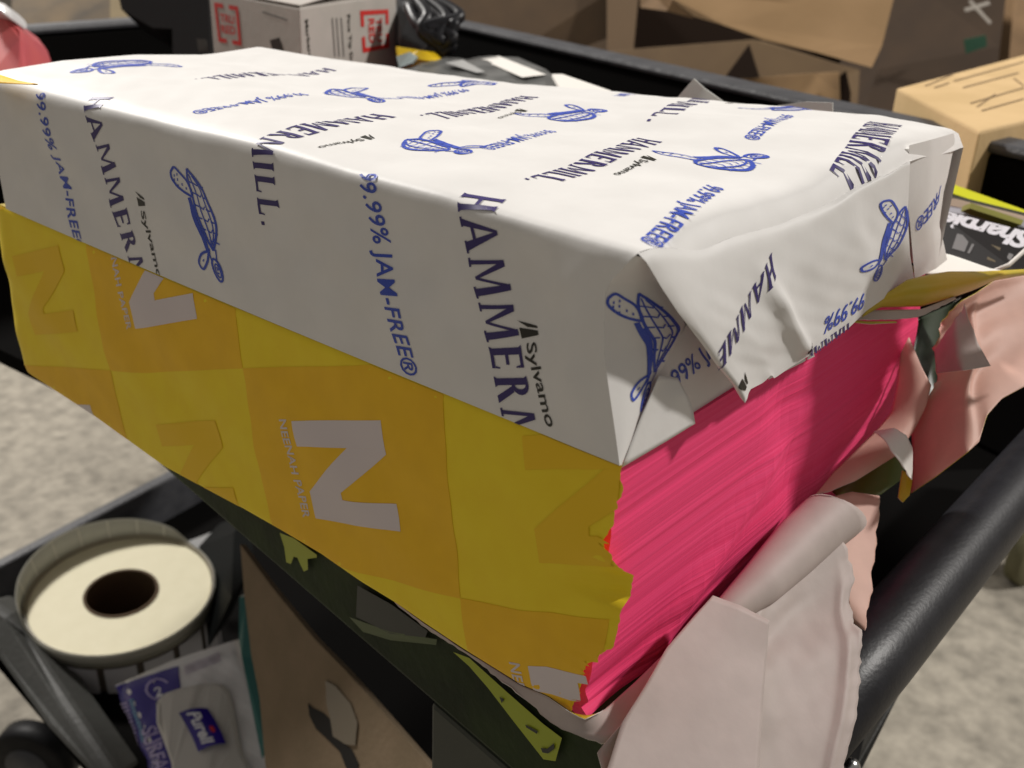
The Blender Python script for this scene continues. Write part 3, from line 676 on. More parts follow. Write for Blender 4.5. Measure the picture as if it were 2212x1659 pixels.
# ================================================================== dark green ream below
grn = thing('paper_ream', 'dark green wrapped ream with lime drip print, below the yellow ream', 'paper ream')
g0, g1 = oZ(499, 1142, -.13), oZ(1083, 1652, -.13); gd = (g0-g1)/np.linalg.norm(g0-g1); gn = np.array([gd[1], -gd[0], 0])
GA = g1-gd*.050; GB = GA+gd*.335
pts = [GA, GB, GB+gn*.118, GA+gn*.118]
slab('wrapper', pts, (0, 0, .0462), DKGREEN, grn, .003)
class GrnS:
    dom = (0, .335, 0, .0462)
    def ev(s, a, z): return GA+gd*a+np.array([0, 0, z])-gn*.0008*math.sin(math.pi*z/.0462)
GS = GrnS()
def gpoly(pix, m, off=.0012):
    P = [inv(GS, *q, (.1, .02)) for q in pix]; P = [(a, min(max(z, .0005), .0457)) for a, z in P]
    V = [GS.ev(*p)-gn*off for p in P]
    b.add(V, [tuple(range(len(V)))], m)
GMT = [LIME, mat('near_black_print', (.012, .016, .010), .4), mat('mid_green_print', (.06, .09, .02), .4)]
b = Builder()
gpoly([(610, 1149), (620, 1180), (624, 1212), (634, 1216), (640, 1200), (648, 1202), (655, 1218), (662, 1232), (671, 1228), (670, 1205), (690, 1202), (690, 1196), (640, 1160)], 0)
b.build('drip_print', GMT, grn, False); b = Builder()
gpoly([(985, 1405), (1020, 1418), (1100, 1490), (1180, 1560), (1220, 1590), (1206, 1640), (1180, 1636), (1120, 1560), (1060, 1482), (1020, 1436)], 0)
b2 = b; b = Builder()
gpoly([(760, 1330), (850, 1362), (950, 1378), (948, 1390), (850, 1380), (790, 1362)], 2)
gpoly([(778, 1262), (852, 1303), (930, 1360), (925, 1374), (850, 1366), (775, 1330)], 1)
b.build('dark_print', GMT, grn, False); b = b2
gpoly([(1087, 1500), (1097, 1506), (1092, 1514)], 1, .0016); gpoly([(1143, 1560), (1170, 1574), (1168, 1580), (1145, 1566)], 1, .0016)
gpoly([(1176, 1610), (1190, 1612), (1205, 1600), (1206, 1612), (1192, 1622), (1180, 1620)], 1, .0016)
b.build('lime_print', GMT, grn, False)
# green wrapper peeping out between torn sheets at right
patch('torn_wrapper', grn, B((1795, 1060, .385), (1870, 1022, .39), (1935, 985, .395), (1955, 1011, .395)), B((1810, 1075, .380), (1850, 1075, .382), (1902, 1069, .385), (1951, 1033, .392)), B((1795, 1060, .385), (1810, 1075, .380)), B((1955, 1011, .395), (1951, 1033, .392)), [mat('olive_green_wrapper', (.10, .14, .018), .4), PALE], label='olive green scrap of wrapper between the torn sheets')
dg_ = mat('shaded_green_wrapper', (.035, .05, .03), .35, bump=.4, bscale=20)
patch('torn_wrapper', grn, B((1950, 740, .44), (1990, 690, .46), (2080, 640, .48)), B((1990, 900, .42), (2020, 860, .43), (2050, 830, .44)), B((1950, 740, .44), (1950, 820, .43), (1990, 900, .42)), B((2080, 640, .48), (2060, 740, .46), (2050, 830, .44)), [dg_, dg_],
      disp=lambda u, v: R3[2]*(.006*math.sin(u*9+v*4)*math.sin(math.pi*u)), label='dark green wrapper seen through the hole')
# lowest ream
low = thing('paper_ream', 'dark wrapped ream at the very bottom of the stack, mostly in shadow', 'paper ream')
q0 = oZ(922, 1519, -.131)
slab('wrapper', [q0+gn*.0015-gd*.085, q0+gn*.0015, q0+gn*.10, q0-gd*.085+gn*.10], (0, 0, -.055), mat('olive_black_wrapper', (.040, .046, .030), .5, col2=(.025, .03, .02), nscale=20), low, .002)

# ================================================================== the cart
cart = thing('utility_cart', 'black plastic utility cart with two trays, carrying the paper reams and boxes', 'cart')
far_l, far_m = np.array([.10, .885, 0]), np.array([.56, .985, 0])
c1, c2, c3 = oZ(1000, 60, 0), oZ(1880, 240, 0), oZ(2212, 335, 0); rd = (c1-c3)/np.linalg.norm(c1-c3)
fc = c1+rd*.27; nr = c3-rd*.05
fl0 = oZ(380, 30, 0); fl1 = oZ(0, 65, 0); fdv = (fl1-fl0)/np.linalg.norm(fl1-fl0)
TRZ = -.19
slab('upper_tray', [(.10, -.02, TRZ), (nr[0]+.03, -.02, TRZ), (nr[0]+.03, nr[1], TRZ), (fc[0], fc[1], TRZ), (fl1[0]+fdv[0]*.2, fl1[1]+fdv[1]*.2, TRZ), (.13, .35, TRZ)], (0, 0, -.012), MATTE, cart)
rn = np.array([rd[1], -rd[0], 0])     # outwards
def wall(name, a, b_, out, th, h0, h1, m=MATTE, bev=.004): return slab(name, [np.array([*a[:2], h0]), np.array([*b_[:2], h0]), np.array([*(b_+out*th)[:2], h0]), np.array([*(a+out*th)[:2], h0])], (0, 0, h1-h0), m, cart, bev)
wall('side_wall', nr, fc, rn, .022, TRZ, -.003)
wall('rim', nr-rn*.004, fc-rn*.004, rn, .032, -.003, .004, GREYPL, .003)
fo = np.array([-fdv[1], fdv[0], 0]); fo = fo if fo[1] > 0 else -fo
wall('end_wall', fc, fl1+fdv*.2, fo, .022, TRZ, -.003)
wall('rim', fc-fo*.004, fl1+fdv*.2-fo*.004, fo, .032, -.003, .004, GREYPL, .003)
# front handle bar at right
tA, tB = oZ(1560, 1790, -.10), oZ(2330, 900, -.10)
td = (tB-tA)/np.linalg.norm(tB-tA)
tube('handle_bar', [oZ(1540, 1800, -.112), oZ(1885, 1414, -.112), oZ(2224, 1015, -.112), oZ(2400, 810, -.112)], .0145, BLKGL, cart, 24)
slab('front_wall', B((1560, 1700, .33), (1890, 1310, .40), (2240, 900, .52), (2260, 1000, .52), (1900, 1430, .39), (1580, 1790, .32)), (.02, .015, -.05), MATTE, cart)
# support frame under the handle
slab('leg', B((1850, 1395, .42), (2000, 1240, .47), (2150, 1080, .53), (2110, 1180, .52), (2000, 1330, .50), (1890, 1480, .46), (1800, 1640, .42), (1730, 1760, .40), (1700, 1760, .4)), (.006, .004, -.01), BLKPL, cart)
slab('leg', B((1975, 1335, .50), (2075, 1240, .53), (2060, 1290, .53), (1935, 1520, .49), (1866, 1659, .47), (1835, 1740, .46), (1795, 1740, .46), (1855, 1610, .47), (1900, 1530, .48)), (.012, .012, -.006), mat('dusty_black_plastic', (.030, .029, .026), .6, col2=(.045, .043, .038), nscale=30, bump=.3), cart, .0015)
slab('brace', B((1772, 1552, .45), (1838, 1568, .46), (1842, 1582, .46), (1815, 1588, .46), (1775, 1566, .45)), (.004, .004, -.004), mat('dusty_black_plastic', (0, 0, 0)), cart)
slab('brace', B((1690, 1540, .44), (1780, 1552, .45), (1870, 1582, .47), (1840, 1700, .46), (1660, 1720, .43)), (.02, .02, -.02), BLKPL, cart)
bm = bmesh.new(); bmesh.ops.create_uvsphere(bm, u_segments=16, v_segments=10, radius=.0045)
for v in bm.verts: v.co += Vector(bp(1836, 1658, .44))
me = bpy.data.meshes.new('bolt'); bm.to_mesh(me); bm.free(); link('bolt', me, mat('steel', (.6, .6, .6), .2, metal=1), cart, True)
# lower tray
LZ = -.60
lc = oZ(-30, 1232, LZ); lr = oZ(720, 860, LZ); ln_ = oZ(330, 1780, LZ)
e_far = (lr-lc)/np.linalg.norm(lr-lc); far2 = lc+e_far*.85
slab('lower_tray', [oZ(-30, 1260, -.66), oZ(380, 1800, -.66), oZ(1300, 2100, -.66), oZ(1150, 900, -.66), oZ(600, 960, -.66)], (0, 0, -.01), MATTE, cart)
def bar(name, pix_top, pix_bot, z, drop, m, bev=.003):
    """A rail: its top face follows four picture points at height z."""
    return slab(name, [oZ(*q, z) for q in pix_top]+[oZ(*q, z) for q in pix_bot[::-1]], (0, 0, -drop), m, cart, bev)
bar('rim', [(-40, 1226), (360, 1018), (900, 738)], [(-40, 1246), (360, 1038), (900, 758)], LZ, .07, GREYPL)
slab('corner_post', B((-30, 1292, .95), (20, 1325, .94), (48, 1365, .93), (140, 1500, .88), (262, 1680, .82), (215, 1700, .82), (100, 1575, .86), (-10, 1420, .92), (-40, 1400, .93)), (.03, .02, -.02), mat('grey_green_plastic', (.045, .046, .042), .6, col2=(.065, .065, .06), nscale=18, bump=.3), cart, .006)
slab('side_wall', B((-40, 1400, .95), (95, 1560, .88), (215, 1705, .83), (380, 1705, .84), (250, 1480, .95), (60, 1350, 1.02)), (.02, .03, -.04), MATTE, cart)
# caster wheels
def wheel(name, c, r, wdt, axis, m, label):
    t = thing(name, label, 'wheel')
    a = np.array(axis, float); a /= np.linalg.norm(a); c = np.array(c, float)
    tube('tyre', [c-a*wdt/2, c-a*wdt*.42, c+a*wdt*.42, c+a*wdt/2], [r*.9, r, r, r*.9], m, t, 32)
    tube('hub', [c-a*wdt*.56, c+a*wdt*.56], r*.55, GREYPL, t, 24)
    return t
# ================================================================== things on the lower tray
roll = thing('label_roll', 'white roll of labels standing in the lower tray, its outer layer slipped upwards', 'label roll')
Cr = oZ(262, 1281, -.50); Rr = .0855; tilt = Matrix.Rotation(math.radians(4), 4, 'X') @ Matrix.Rotation(math.radians(-3), 4, 'Y')
axr = np.array((tilt @ Vector((0, 0, 1)))[:]); ux = np.array((tilt @ Vector((1, 0, 0)))[:]); uy = np.cross(axr, ux)
def ring(name, r0, r1, z0, z1, m, parent, seg=72, arc=(0, 360)):
    V = []; F = []; n = seg+1
    for i in range(n):
        a = math.radians(arc[0]+(arc[1]-arc[0])*i/seg); d = math.cos(a)*ux+math.sin(a)*uy
        for r_, z_ in ((r0, z0), (r1, z0), (r1, z1), (r0, z1)): V.append(Cr+d*r_+axr*z_)
    for i in range(seg):
        for k in range(4): F.append((4*i+k, 4*i+(k+1) % 4, 4*i+4+(k+1) % 4, 4*i+4+k))
    if arc[1]-arc[0] < 360: F += [(0, 1, 2, 3), (4*seg+3, 4*seg+2, 4*seg+1, 4*seg)]
    return mesh(name, V, F, m, parent)
ring('paper_winding', .0352, Rr-.0004, -.004, 0, CREAM, roll)
ring('wound_side', .0352, Rr, -.125, -.004, mat('shade_dark_backing', (.075, .06, .045), .6), roll)  # side coloured darker than the cream top to stand for its shade
ring('core', .0325, .0352, -.125, .001, CARDD, roll)
bse = mat('dim_roll_inside', (.035, .025, .014), .9)
ring('core_bottom', .0005, .0325, -.124, -.06, bse, roll)
for r_ in (Rr+.0006, Rr+.0016): ring('liner', r_, r_+.0006, -.012, .002 if r_ < Rr+.001 else .0035, mat('liner_paper', (.42, .38, .29), .5), roll)
for i in range(9):     # pale gaps between the labels showing through the loose layer
    a = math.radians(30+i*18); k_ = max(0, math.cos(a-math.radians(95))); hh = .0035+.021*k_**.6*sstep(k_*3); d = math.cos(a)*ux+math.sin(a)*uy; tt_ = -math.sin(a)*ux+math.cos(a)*uy
    if hh > .008: q0_, q1_ = Cr+d*(Rr+.0026), Cr+d*(Rr+.0026+.005*k_)+axr*(hh-.0008); slab('gap_line', [q0_-tt_*.0007, q0_+tt_*.0007, q1_+tt_*.0007, q1_-tt_*.0007], -d*.0002, mat('pale_liner_gap', (.8, .78, .7), .5), roll)
V = []; F = []
for i in range(97):
    a = 2*math.pi*i/96; k_ = max(0, math.cos(a-math.radians(95))); hh = .0035+.021*k_**.6*sstep(k_*3); rr_ = Rr+.0034+.005*k_
    d = math.cos(a)*ux+math.sin(a)*uy; V += [Cr+d*(Rr+.0034)-axr*.010, Cr+d*rr_+axr*hh]
for i in range(96): F.append((2*i, 2*i+2, 2*i+3, 2*i+1))
solid(mesh('loose_liner', V, F, thin_paper('grey_liner', (.55, .54, .47), .5, .35), roll, True), .0006, 0)
LBL = mat('label_face', (.40, .40, .42), .35)
for i in range(16):
    a0 = i*22.5+3; ring('label', Rr+.0026, Rr+.0032, -.118, -.014, LBL, roll, 8, (a0, a0+18.3))
# wipes pack
wip = thing('wipes_pack', 'soft violet and white pack of wipes with a plastic lid, leaning against the label roll', 'wipes pack')
wl, wr = (248, 1482), (521, 1380)
def wq(u, v):
    # u across, v down the pack (picture quad)
    a = np.array(wl)*(1-u)+np.array(wr)*u; c = np.array((345, 1730))*(1-u)+np.array((640, 1700))*u; q = a*(1-v)+c*v
    q = q+np.array([6*math.sin(v*3), 8*math.sin(math.pi*u)*-1*(1-v)])
    return q
class WipS:
    dom = (0, 1, 0, 1)
    def ev(s, u, v):
        q = wq(u, v); d = .84*(1-v)+.74*v-.004*u
        e = max(0, 1-min(u, 1-u)/.10)**2*.022+max(0, 1-v/.10)**2*.012
        return bp(q[0], q[1], d+e-.005*math.sin(math.pi*u))+R3[2]*.0015*noise2(u*7, v*9, 2)
WP = WipS(); b = Builder(); b.grid(WP, 40, 50, 0)
def wpoly(pix, m, off): 
    P = np.array([inv(WP, *q, (.4, .4)) for q in pix]); P = np.clip(P, .005, .995)
    V2 = [(p[0], p[1], 0) for p in P]
    V, F = decal(WP, np.array(V2), [tuple(range(len(V2)))], (0, 0), (1, 0), (0, 1), (.05, .05), off); b.add(V, F, m)
wpoly([(247, 1485), (387, 1440), (391, 1486), (352, 1502), (338, 1518), (343, 1548), (392, 1680), (308, 1680), (262, 1512)], 1, .0008)
def ringp(cx, cy, r, w_, m, a0=0, a1=6.28):
    for k in range(10):
        t0, t1 = a0+(a1-a0)*k/10, a0+(a1-a0)*(k+1)/10
        wpoly([(cx+r*math.cos(t0), cy+r*.85*math.sin(t0)), (cx+r*math.cos(t1), cy+r*.85*math.sin(t1)), (cx+(r-w_)*math.cos(t1), cy+(r-w_)*.85*math.sin(t1)), (cx+(r-w_)*math.cos(t0), cy+(r-w_)*.85*math.sin(t0))], m, .0011)
LAV = 2
ringp(344, 1490, 29, 5, LAV, .5, 5.6)
for s_, a, t, c3, m in [('2', (336, 1499), (352, 1491), (333, 1489), 3), ('SURFACE', (322, 1572), (362, 1700), (336, 1567), 2), ('a', (266, 1518), (298, 1630), (277, 1514), 2), ('b', (286, 1512), (312, 1600), (290, 1510), 4), ('c', (402, 1450), (476, 1420), (399, 1441), 5)]:
    if s_ in 'ab': V2, F2 = strokes([[(x, -.5), (x+.03, .5)] for x in np.arange(0, 1, .07)], .035)
    elif s_ == 'c': V2, F2 = strokes([[(x, -.5), (x+.02, .5)] for x in np.arange(0, 1, .06)], .022)
    else: V2, F2 = text2d(s_, 0, .02)
    V, F = place3(WP, V2, F2, a, t, c3, (.3, .4), .5, (.1, .5), .0013); b.add(V, F, m)
o = b.build('pack', [WFILM, PURPLE, mat('lavender_print', (.42, .36, .62), .4), mat('pure_white_print', (.8, .8, .85), .4), mat('teal_print', (.05, .28, .45), .4), mat('faint_mauve_print', (.40, .34, .46), .4)], wip)
# lid: raised rounded plate
lp = [(345, 1520), (360, 1500), (400, 1486), (460, 1476), (490, 1484), (503, 1515), (512, 1560), (524, 1620), (540, 1690), (400, 1720), (375, 1640), (345, 1560)]
lp = [tuple(p) for p in spline([np.array(p) for p in lp])]
Pl = [inv(WP, *q, (.5, .5)) for q in lp]
nn = R3[2]*.8+np.array([0, 0, .3])
V = [WP.ev(*p)+nn*.0005 for p in Pl]+[WP.ev(*p)+nn*.008 for p in Pl]; k = len(Pl)
V += [sum(V[k:2*k])/k+(v-sum(V[k:2*k])/k)*.93+nn*.002 for v in V[k:2*k]]
F = [(i, (i+1) % k, k+(i+1) % k, k+i) for i in range(k)]+[(k+i, k+(i+1) % k, 2*k+(i+1) % k, 2*k+i) for i in range(k)]+[tuple(range(2*k, 3*k))]
mesh('lid', V, F, LIDP, wip)
lq = [bp(*q, .785) for q in [(390, 1538), (447, 1531), (486, 1607), (430, 1622)]]
cc = sum(WP.ev(*inv(WP, *q, (.5, .5))) for q in [(390, 1538), (447, 1531), (486, 1607), (430, 1622)])/4+nn*.0112
dcc = float(-(R3 @ (cc-CAM))[2])
class LidS:
    dom = (0, 1, 0, 1)
    def ev(s, u, v):
        A = [np.array(q, float) for q in [(386, 1540), (448, 1530), (488, 1606), (428, 1624)]]
        q = (A[0]*(1-u)+A[1]*u)*(1-v)+(A[3]*(1-u)+A[2]*u)*v
        q = q+np.array([0, -5*math.sin(math.pi*u)])+np.array([3*math.sin(v*math.pi), 0])
        return bp(q[0], q[1], dcc-.006+(.028*(1-v)-.014))
LS = LidS(); b = Builder(); b.grid(LS, 8, 8, 0)
V, F = decal(LS, *text2d('Purell', .2, .03), (.42, .08), (0, .86), (.40, 0), (.2, .5), .0006); V2 = V; b.add(V, F, 1)
dd = strokes([[(.74+.05*math.cos(a), .60+.06*math.sin(a)) for a in np.linspace(0, 6.3, 9)]], .07)
V, F = decal(LS, *dd, (0, 0), (1, 0), (0, 1), (.3, .3), .0007); b.add(V, F, 2)
b.build('lid_label', [PURPLE, mat('pure_white_print', (0, 0, 0)), RED], wip)
# cardboard box leaning beside the wipes
cb = thing('cardboard_box', 'brown cardboard box with a torn slot, leaning between the wipes pack and the reams', 'box')
def dcb(x, y): # depth on the box face plane
    P0, P1, P2 = bp(521, 1175, .72), bp(572, 1660, .66), bp(930, 1659, .53)
    n_ = np.cross(P1-P0, P2-P0); d = ray(x, y); return CAM+d*np.dot(n_, P0-CAM)/np.dot(n_, d)
fn = np.cross(bp(572, 1660, .66)-bp(521, 1175, .72), bp(930, 1659, .53)-bp(521, 1175, .72)); fn /= np.linalg.norm(fn); fn = fn if np.dot(fn, CAM-bp(600, 1500, .6)) > 0 else -fn
slab('front_panel', [dcb(*q) for q in [(519, 1176), (587, 1268), (679, 1380), (745, 1447), (801, 1509), (925, 1652), (1010, 1750), (585, 1750), (572, 1640), (561, 1509), (543, 1417), (528, 1289)]], -fn*.004, mat('greyish_cardboard', (.20, .145, .085), .85, col2=(.23, .165, .10), nscale=40, bump=.2, bscale=250), cb)
SLOT = mat('slot_dark', (.008, .006, .004), .9)  # dark inside of the torn slot, painted as a flat patch
o = slab('torn_slot', [dcb(*q)+fn*.0006 for q in [(667, 1519), (676, 1528), (700, 1540), (716, 1556), (719, 1588), (740, 1602), (762, 1620), (776, 1650), (770, 1680), (750, 1660), (735, 1622), (718, 1606), (704, 1592), (684, 1574), (670, 1546)]], -fn*.0004, SLOT, cb)
slab('clear_tape', [dcb(*q)+fn*.0010 for q in [(706, 1470), (728, 1482), (760, 1520), (775, 1560), (770, 1610), (750, 1608), (722, 1590), (717, 1556), (708, 1520)]], -fn*.0003, TAPE, cb)
tag(slab('teal_bag', B((517, 1290, .80), (530, 1288, .80), (545, 1420, .78), (562, 1520, .76), (575, 1620, .74), (566, 1640, .74), (548, 1540, .76), (522, 1420, .78), (516, 1380, .79)), -R3[2]*.01, TEAL), 'sliver of teal plastic between the wipes pack and the cardboard box', 'plastic bag')
tag(slab('white_slip', B((398, 1172, 1.22), (470, 1145, 1.22), (492, 1158, 1.2), (500, 1168, 1.2), (410, 1196, 1.2)), (0, 0, -.004), mat('grey_slip_paper', (.22, .22, .22), .6)), 'small grey slip of paper at the back of the lower tray, behind the label roll', 'paper slip')
tag(slab('white_slip', B((323, 1640, 1.0), (300, 1600, 1.02), (340, 1605, 1.0), (400, 1659, .95), (420, 1720, .95), (372, 1720, .95)), (0, 0, -.004), mat('shaded_white_plastic', (.40, .39, .37), .5)), 'white scrap at the lower left corner, below the label roll', 'paper slip')
tag(slab('black_bin', B((500, 1290, .95), (505, 1150, 1.1), (430, 1180, 1.15), (450, 1400, .95)), (.06, .05, -.02), mat('dark_film', (.004, .005, .005), .6, bump=.4, bscale=30, spec=.08)), 'dark plastic bag in the lower tray between the label roll and the cardboard box', 'bag')
wheel('caster_wheel', oZ(75, 1640, -.85), .052, .03, (1, .6, 0), BLKPL, 'black caster wheel on the floor at the lower left corner')
wheel('caster_wheel', oZ(2215, 1215, -.85)+np.array([.03, .0, 0]), .055, .03, (.3, 1, 0), mat('olive_rubber', (.13, .12, .06), .6), 'olive caster wheel on the concrete floor at the right edge')

# ================================================================== things in the upper tray behind the reams
def vbox(name, tops, z, h, m, parent=None, bev=.002):
    return slab(name, [oZ(*q, z) for q in tops], (0, 0, -h), m, parent, bev)
tr = thing('pen_box', 'white pen box with red bracket logos standing behind the white ream', 'box')
A0, A1, A2 = oZ(647, 16, .06), oZ(451, -20, .06), oZ(856, -14, .06); A3 = A1+A2-A0
slab('carton', [A0, A1, A3, A2], (0, 0, -.24), WHITEC, tr, .0015)
class Face:
    def __init__(s, a, b_, h): s.a, s.b, s.h, s.dom = a, b_, h, (0, 1, 0, 1)
    def ev(s, u, v): return s.a*(1-u)+s.b*u+np.array([0, 0, -s.h*v])
fL, fR = Face(A0, A1, .24), Face(A0, A2, .24)
b = Builder()
def frame_logo(S, quad, rot=False):
    q = [np.array(inv(S, *p, (.4, .2))) for p in quad]     # tl tr br bl in the picture
    Q = lambda x, y: (q[0]*(1-x)+q[1]*x)*(1-y)+(q[3]*(1-x)+q[2]*x)*y
    def poly(p, m, off): 
        P = [Q(*c_) for c_ in p]; V = [S.ev(*c_) for c_ in P]; n_ = normal(S, *P[0], .01, .01)[1]; b.add([v+n_*off for v in V], [tuple(range(len(V)))], m)
    t = .11
    bars = [((0, 0), (.38, 0), (.38, t), (0, t)), ((0, t), (t, t), (t, 1-t), (0, 1-t)), ((0, 1-t), (.38, 1-t), (.38, 1), (0, 1)), ((.62, 0), (1, 0), (1, t), (.62, t)), ((1-t, t), (1, t), (1, 1-t), (1-t, 1-t)), ((.62, 1-t), (1, 1-t), (1, 1), (.62, 1))]
    if rot: bars = [tuple((y, x) for x, y in p) for p in bars]
    for p in bars: poly(p, 0, .0004)
    for w_, row in (('TRU', 0), ('RED', 1)):
        V2, F2 = text2d(w_, 0, .02)
        if not rot: V = [Q(.20+.60*x, .36+.28*row-.20*y) for x, y, _ in V2]
        else: V = [Q(.64-.28*row+.20*y, .20+.60*x) for x, y, _ in V2]
        n_ = normal(S, *V[0], .01, .01)[1]; b.add([S.ev(*c_)+n_*.0005 for c_ in V], F2, 0)
frame_logo(fL, [(463, 5), (515, 14), (523, 99), (473, 90)])
frame_logo(fR, [(777, 23), (838, 20), (840, 103), (783, 114)], True)
def fline(S, a, c, wpx, m):
    a, c = np.array(a, float), np.array(c, float); t = (c-a)/np.linalg.norm(c-a); n_ = np.array([-t[1], t[0]])*wpx/2
    P = [inv(S, *q, (.4, .2)) for q in (a+n_, c+n_, c-n_, a-n_)]; nm = normal(S, *P[0], .01, .01)[1]; b.add([S.ev(*p)+nm*.0004 for p in P], [(0, 1, 2, 3)], m)
V2, F2 = text2d('Fine Tip Dry Erase', 0, .03); V, F = place(fR, V2, F2, (752, 31), (760, 150), .055, .0045, (.5, .1), off=.0004); b.add(V, F, 1)
V2, F2 = text2d('Markers', 0, .03); V, F = place(fR, V2, F2, (661, 42), (668, 115), .024, .004, (.1, .1), off=.0004); b.add(V, F, 1)
for x in (717, 726, 736): fline(fR, (x, 38), (x+6, 122), 2.2, 2)
fline(fL, (568, 26), (622, 44), 3, 2); fline(fL, (594, 84), (606, 125), 22, 1)
b.build('print', [RED, BLACKP, mat('grey_print', (.16, .15, .14), .5)], tr, False)
slab('flap', [A0+np.array([0, 0, .0015]), A1+np.array([0, 0, .0015]), A3+np.array([0, 0, .008]), A2+np.array([0, 0, .012])], (0, 0, -.0008), WHITEC, tr)

bb = thing('black_box', 'black box with a faint label, left of the white pen box', 'box')
slab('case', B((250, -40, .9), (262, 20, .9), (330, 60, .9), (372, 62, .9), (374, 160, .9), (458, 160, .9), (448, -40, .9)), R3[2]*-.06, mat('black_case', (.010, .009, .010), .5), bb)
slab('label', B((425, 84, .872), (446, 86, .872), (450, 112, .872), (430, 112, .872)), R3[2]*.001, mat('dim_grey_label', (.05, .045, .04), .5), bb)
tag(slab('pink_container', B((-40, 20, .80), (0, 22, .80), (22, 38, .79), (40, 62, .78), (50, 90, .78), (52, 170, .76), (-40, 180, .76)), R3[2]*-.05, PINKPL, None, .004), 'pink plastic container at the left edge behind the white ream', 'container')
pc = COL.objects['pink_container']
slab('rim', B((-40, -10, .79), (5, 5, .78), (22, 22, .775), (20, 40, .77), (0, 26, .77), (-40, 20, .78)), R3[2]*-.03, WFILM, pc, .003)
# black cable heap and pouch
cab = thing('cable_bundle', 'tangled black cable and pouch right of the white pen box', 'cable')
slab('pouch', B((855, -20, .80), (900, 8, .80), (930, 30, .78), (950, 100, .76), (930, 125, .75), (870, 104, .76), (856, 96, .77)), R3[2]*-.05, mat('black_nylon', (.02, .02, .022), .5, bump=.6, bscale=60), cab, .006)
for k in range(7):
    x0, y0 = 880+random.uniform(0, 60), -10+random.uniform(0, 30)
    ptsq = [(x0, y0, .76), (x0+30+random.uniform(-10, 30), y0+40, .745), (930+random.uniform(-20, 60), 60+random.uniform(-10, 30), .74), (960+random.uniform(-30, 30), 90+random.uniform(-20, 15), .745), (920+random.uniform(-20, 40), 118, .75)]
    o = tube('cable', spline([bp(*q) for q in ptsq]), .0045, BLKGL, cab, 8)
yb_ = thing('yellow_package', 'small yellow plastic package under the black cable', 'package')
slab('bag', B((853, 98, .74), (905, 106, .74), (940, 112, .74), (955, 125, .73), (940, 134, .725), (890, 126, .73), (858, 134, .72)), R3[2]*-.02, mat('yellow_film', (.75, .50, .01), .35, bump=.4, bscale=50), yb_, .002)
slab('clear_end', B((856, 122, .725), (885, 112, .725), (902, 122, .72), (890, 136, .715), (862, 146, .71)), R3[2]*-.004, mat('pale_film', (.42, .50, .50), .2, bump=.6, bscale=60), yb_)
pb = thing('plastic_mailer', 'grey poly bag with a white address label, behind the white ream', 'bag')
pm = Coons(B((870, 150, .70), (960, 126, .74), (1040, 120, .76), (1120, 124, .76)), B((900, 200, .60), (1050, 210, .58), (1215, 215, .56)), B((870, 150, .70), (900, 200, .60)), B((1120, 124, .76), (1180, 150, .68), (1215, 182, .60), (1215, 215, .56)), lambda u, v: np.array([0, 0, .0012*noise2(u*5, v*4, 5)])*min(1, 5*u*(1-u)))
grid_mesh('bag', pm, 30, 20, FILM, pb, .001)
slab('address_label', B((1038, 128, .735), (1078, 122, .745), (1180, 162, .64), (1128, 168, .63)), R3[2]*.001, WSHEET, pb)
slab('address_label', B((962, 136, .70), (1000, 130, .71), (1048, 156, .66), (1030, 158, .65)), R3[2]*.001, mat('crinkled_pale_label', (.48, .48, .47), .3), pb)
tag(slab('envelope', B((1192, 160, .62), (1215, 160, .62), (1260, 176, .60), (1320, 196, .55), (1330, 215, .5), (1218, 205, .52)), (0, 0, -.002), WSHEET), 'white envelope edge just behind the middle of the white ream', 'envelope')
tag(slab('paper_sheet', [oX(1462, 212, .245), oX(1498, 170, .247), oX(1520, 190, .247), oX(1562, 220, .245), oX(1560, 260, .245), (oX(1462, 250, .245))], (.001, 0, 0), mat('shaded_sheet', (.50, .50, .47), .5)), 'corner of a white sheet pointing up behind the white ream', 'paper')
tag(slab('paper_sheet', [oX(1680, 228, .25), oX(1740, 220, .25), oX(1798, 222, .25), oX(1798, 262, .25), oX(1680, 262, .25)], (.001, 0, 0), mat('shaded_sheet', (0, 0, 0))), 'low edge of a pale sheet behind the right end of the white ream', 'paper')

# stack at right with the marker box
sh = thing('marker_box', 'black marker box with white script lettering lying upside down at the right edge', 'box')
s_tl, s_tr, s_br, s_bl = bp(2012, 450, .500), bp(2270, 514, .455), bp(2270, 640, .430), bp(2030, 560, .475)
slab('box', [s_tl, s_tr, s_br, s_bl], np.cross(s_tr-s_tl, s_bl-s_tl)/np.linalg.norm(np.cross(s_tr-s_tl, s_bl-s_tl))*.04*(1 if np.dot(np.cross(s_tr-s_tl, s_bl-s_tl), CAM-s_tl) < 0 else -1), mat('black_carton', (.012, .010, .010), .4), sh)
class Quad:
    dom = (0, 1, 0, 1)
    def __init__(s, a, b_, c, d): s.q = (a, b_, c, d)
    def ev(s, u, v): a, b_, c, d = s.q; return (a*(1-u)+b_*u)*(1-v)+(d*(1-u)+c*u)*v
SQd = Quad(s_tl, s_tr, s_br, s_bl); b = Builder()
V2, F2 = text2d('Sharpie', .35, .035, .92); V, F = place3(SQd, V2, F2, (2232, 524), (2032, 470), (2226, 543), (.5, .3), .5, (.2, .5), .0004); b.add(V, F, 0)
def qpoly(pix, m, off=.0005):
    P = [inv(SQd, *q, (.5, .5)) for q in pix]; n_ = normal(SQd, .5, .5, .01, .01)[1]; b.add([SQd.ev(*p)+n_*off for p in P], [tuple(range(len(P)))], m)
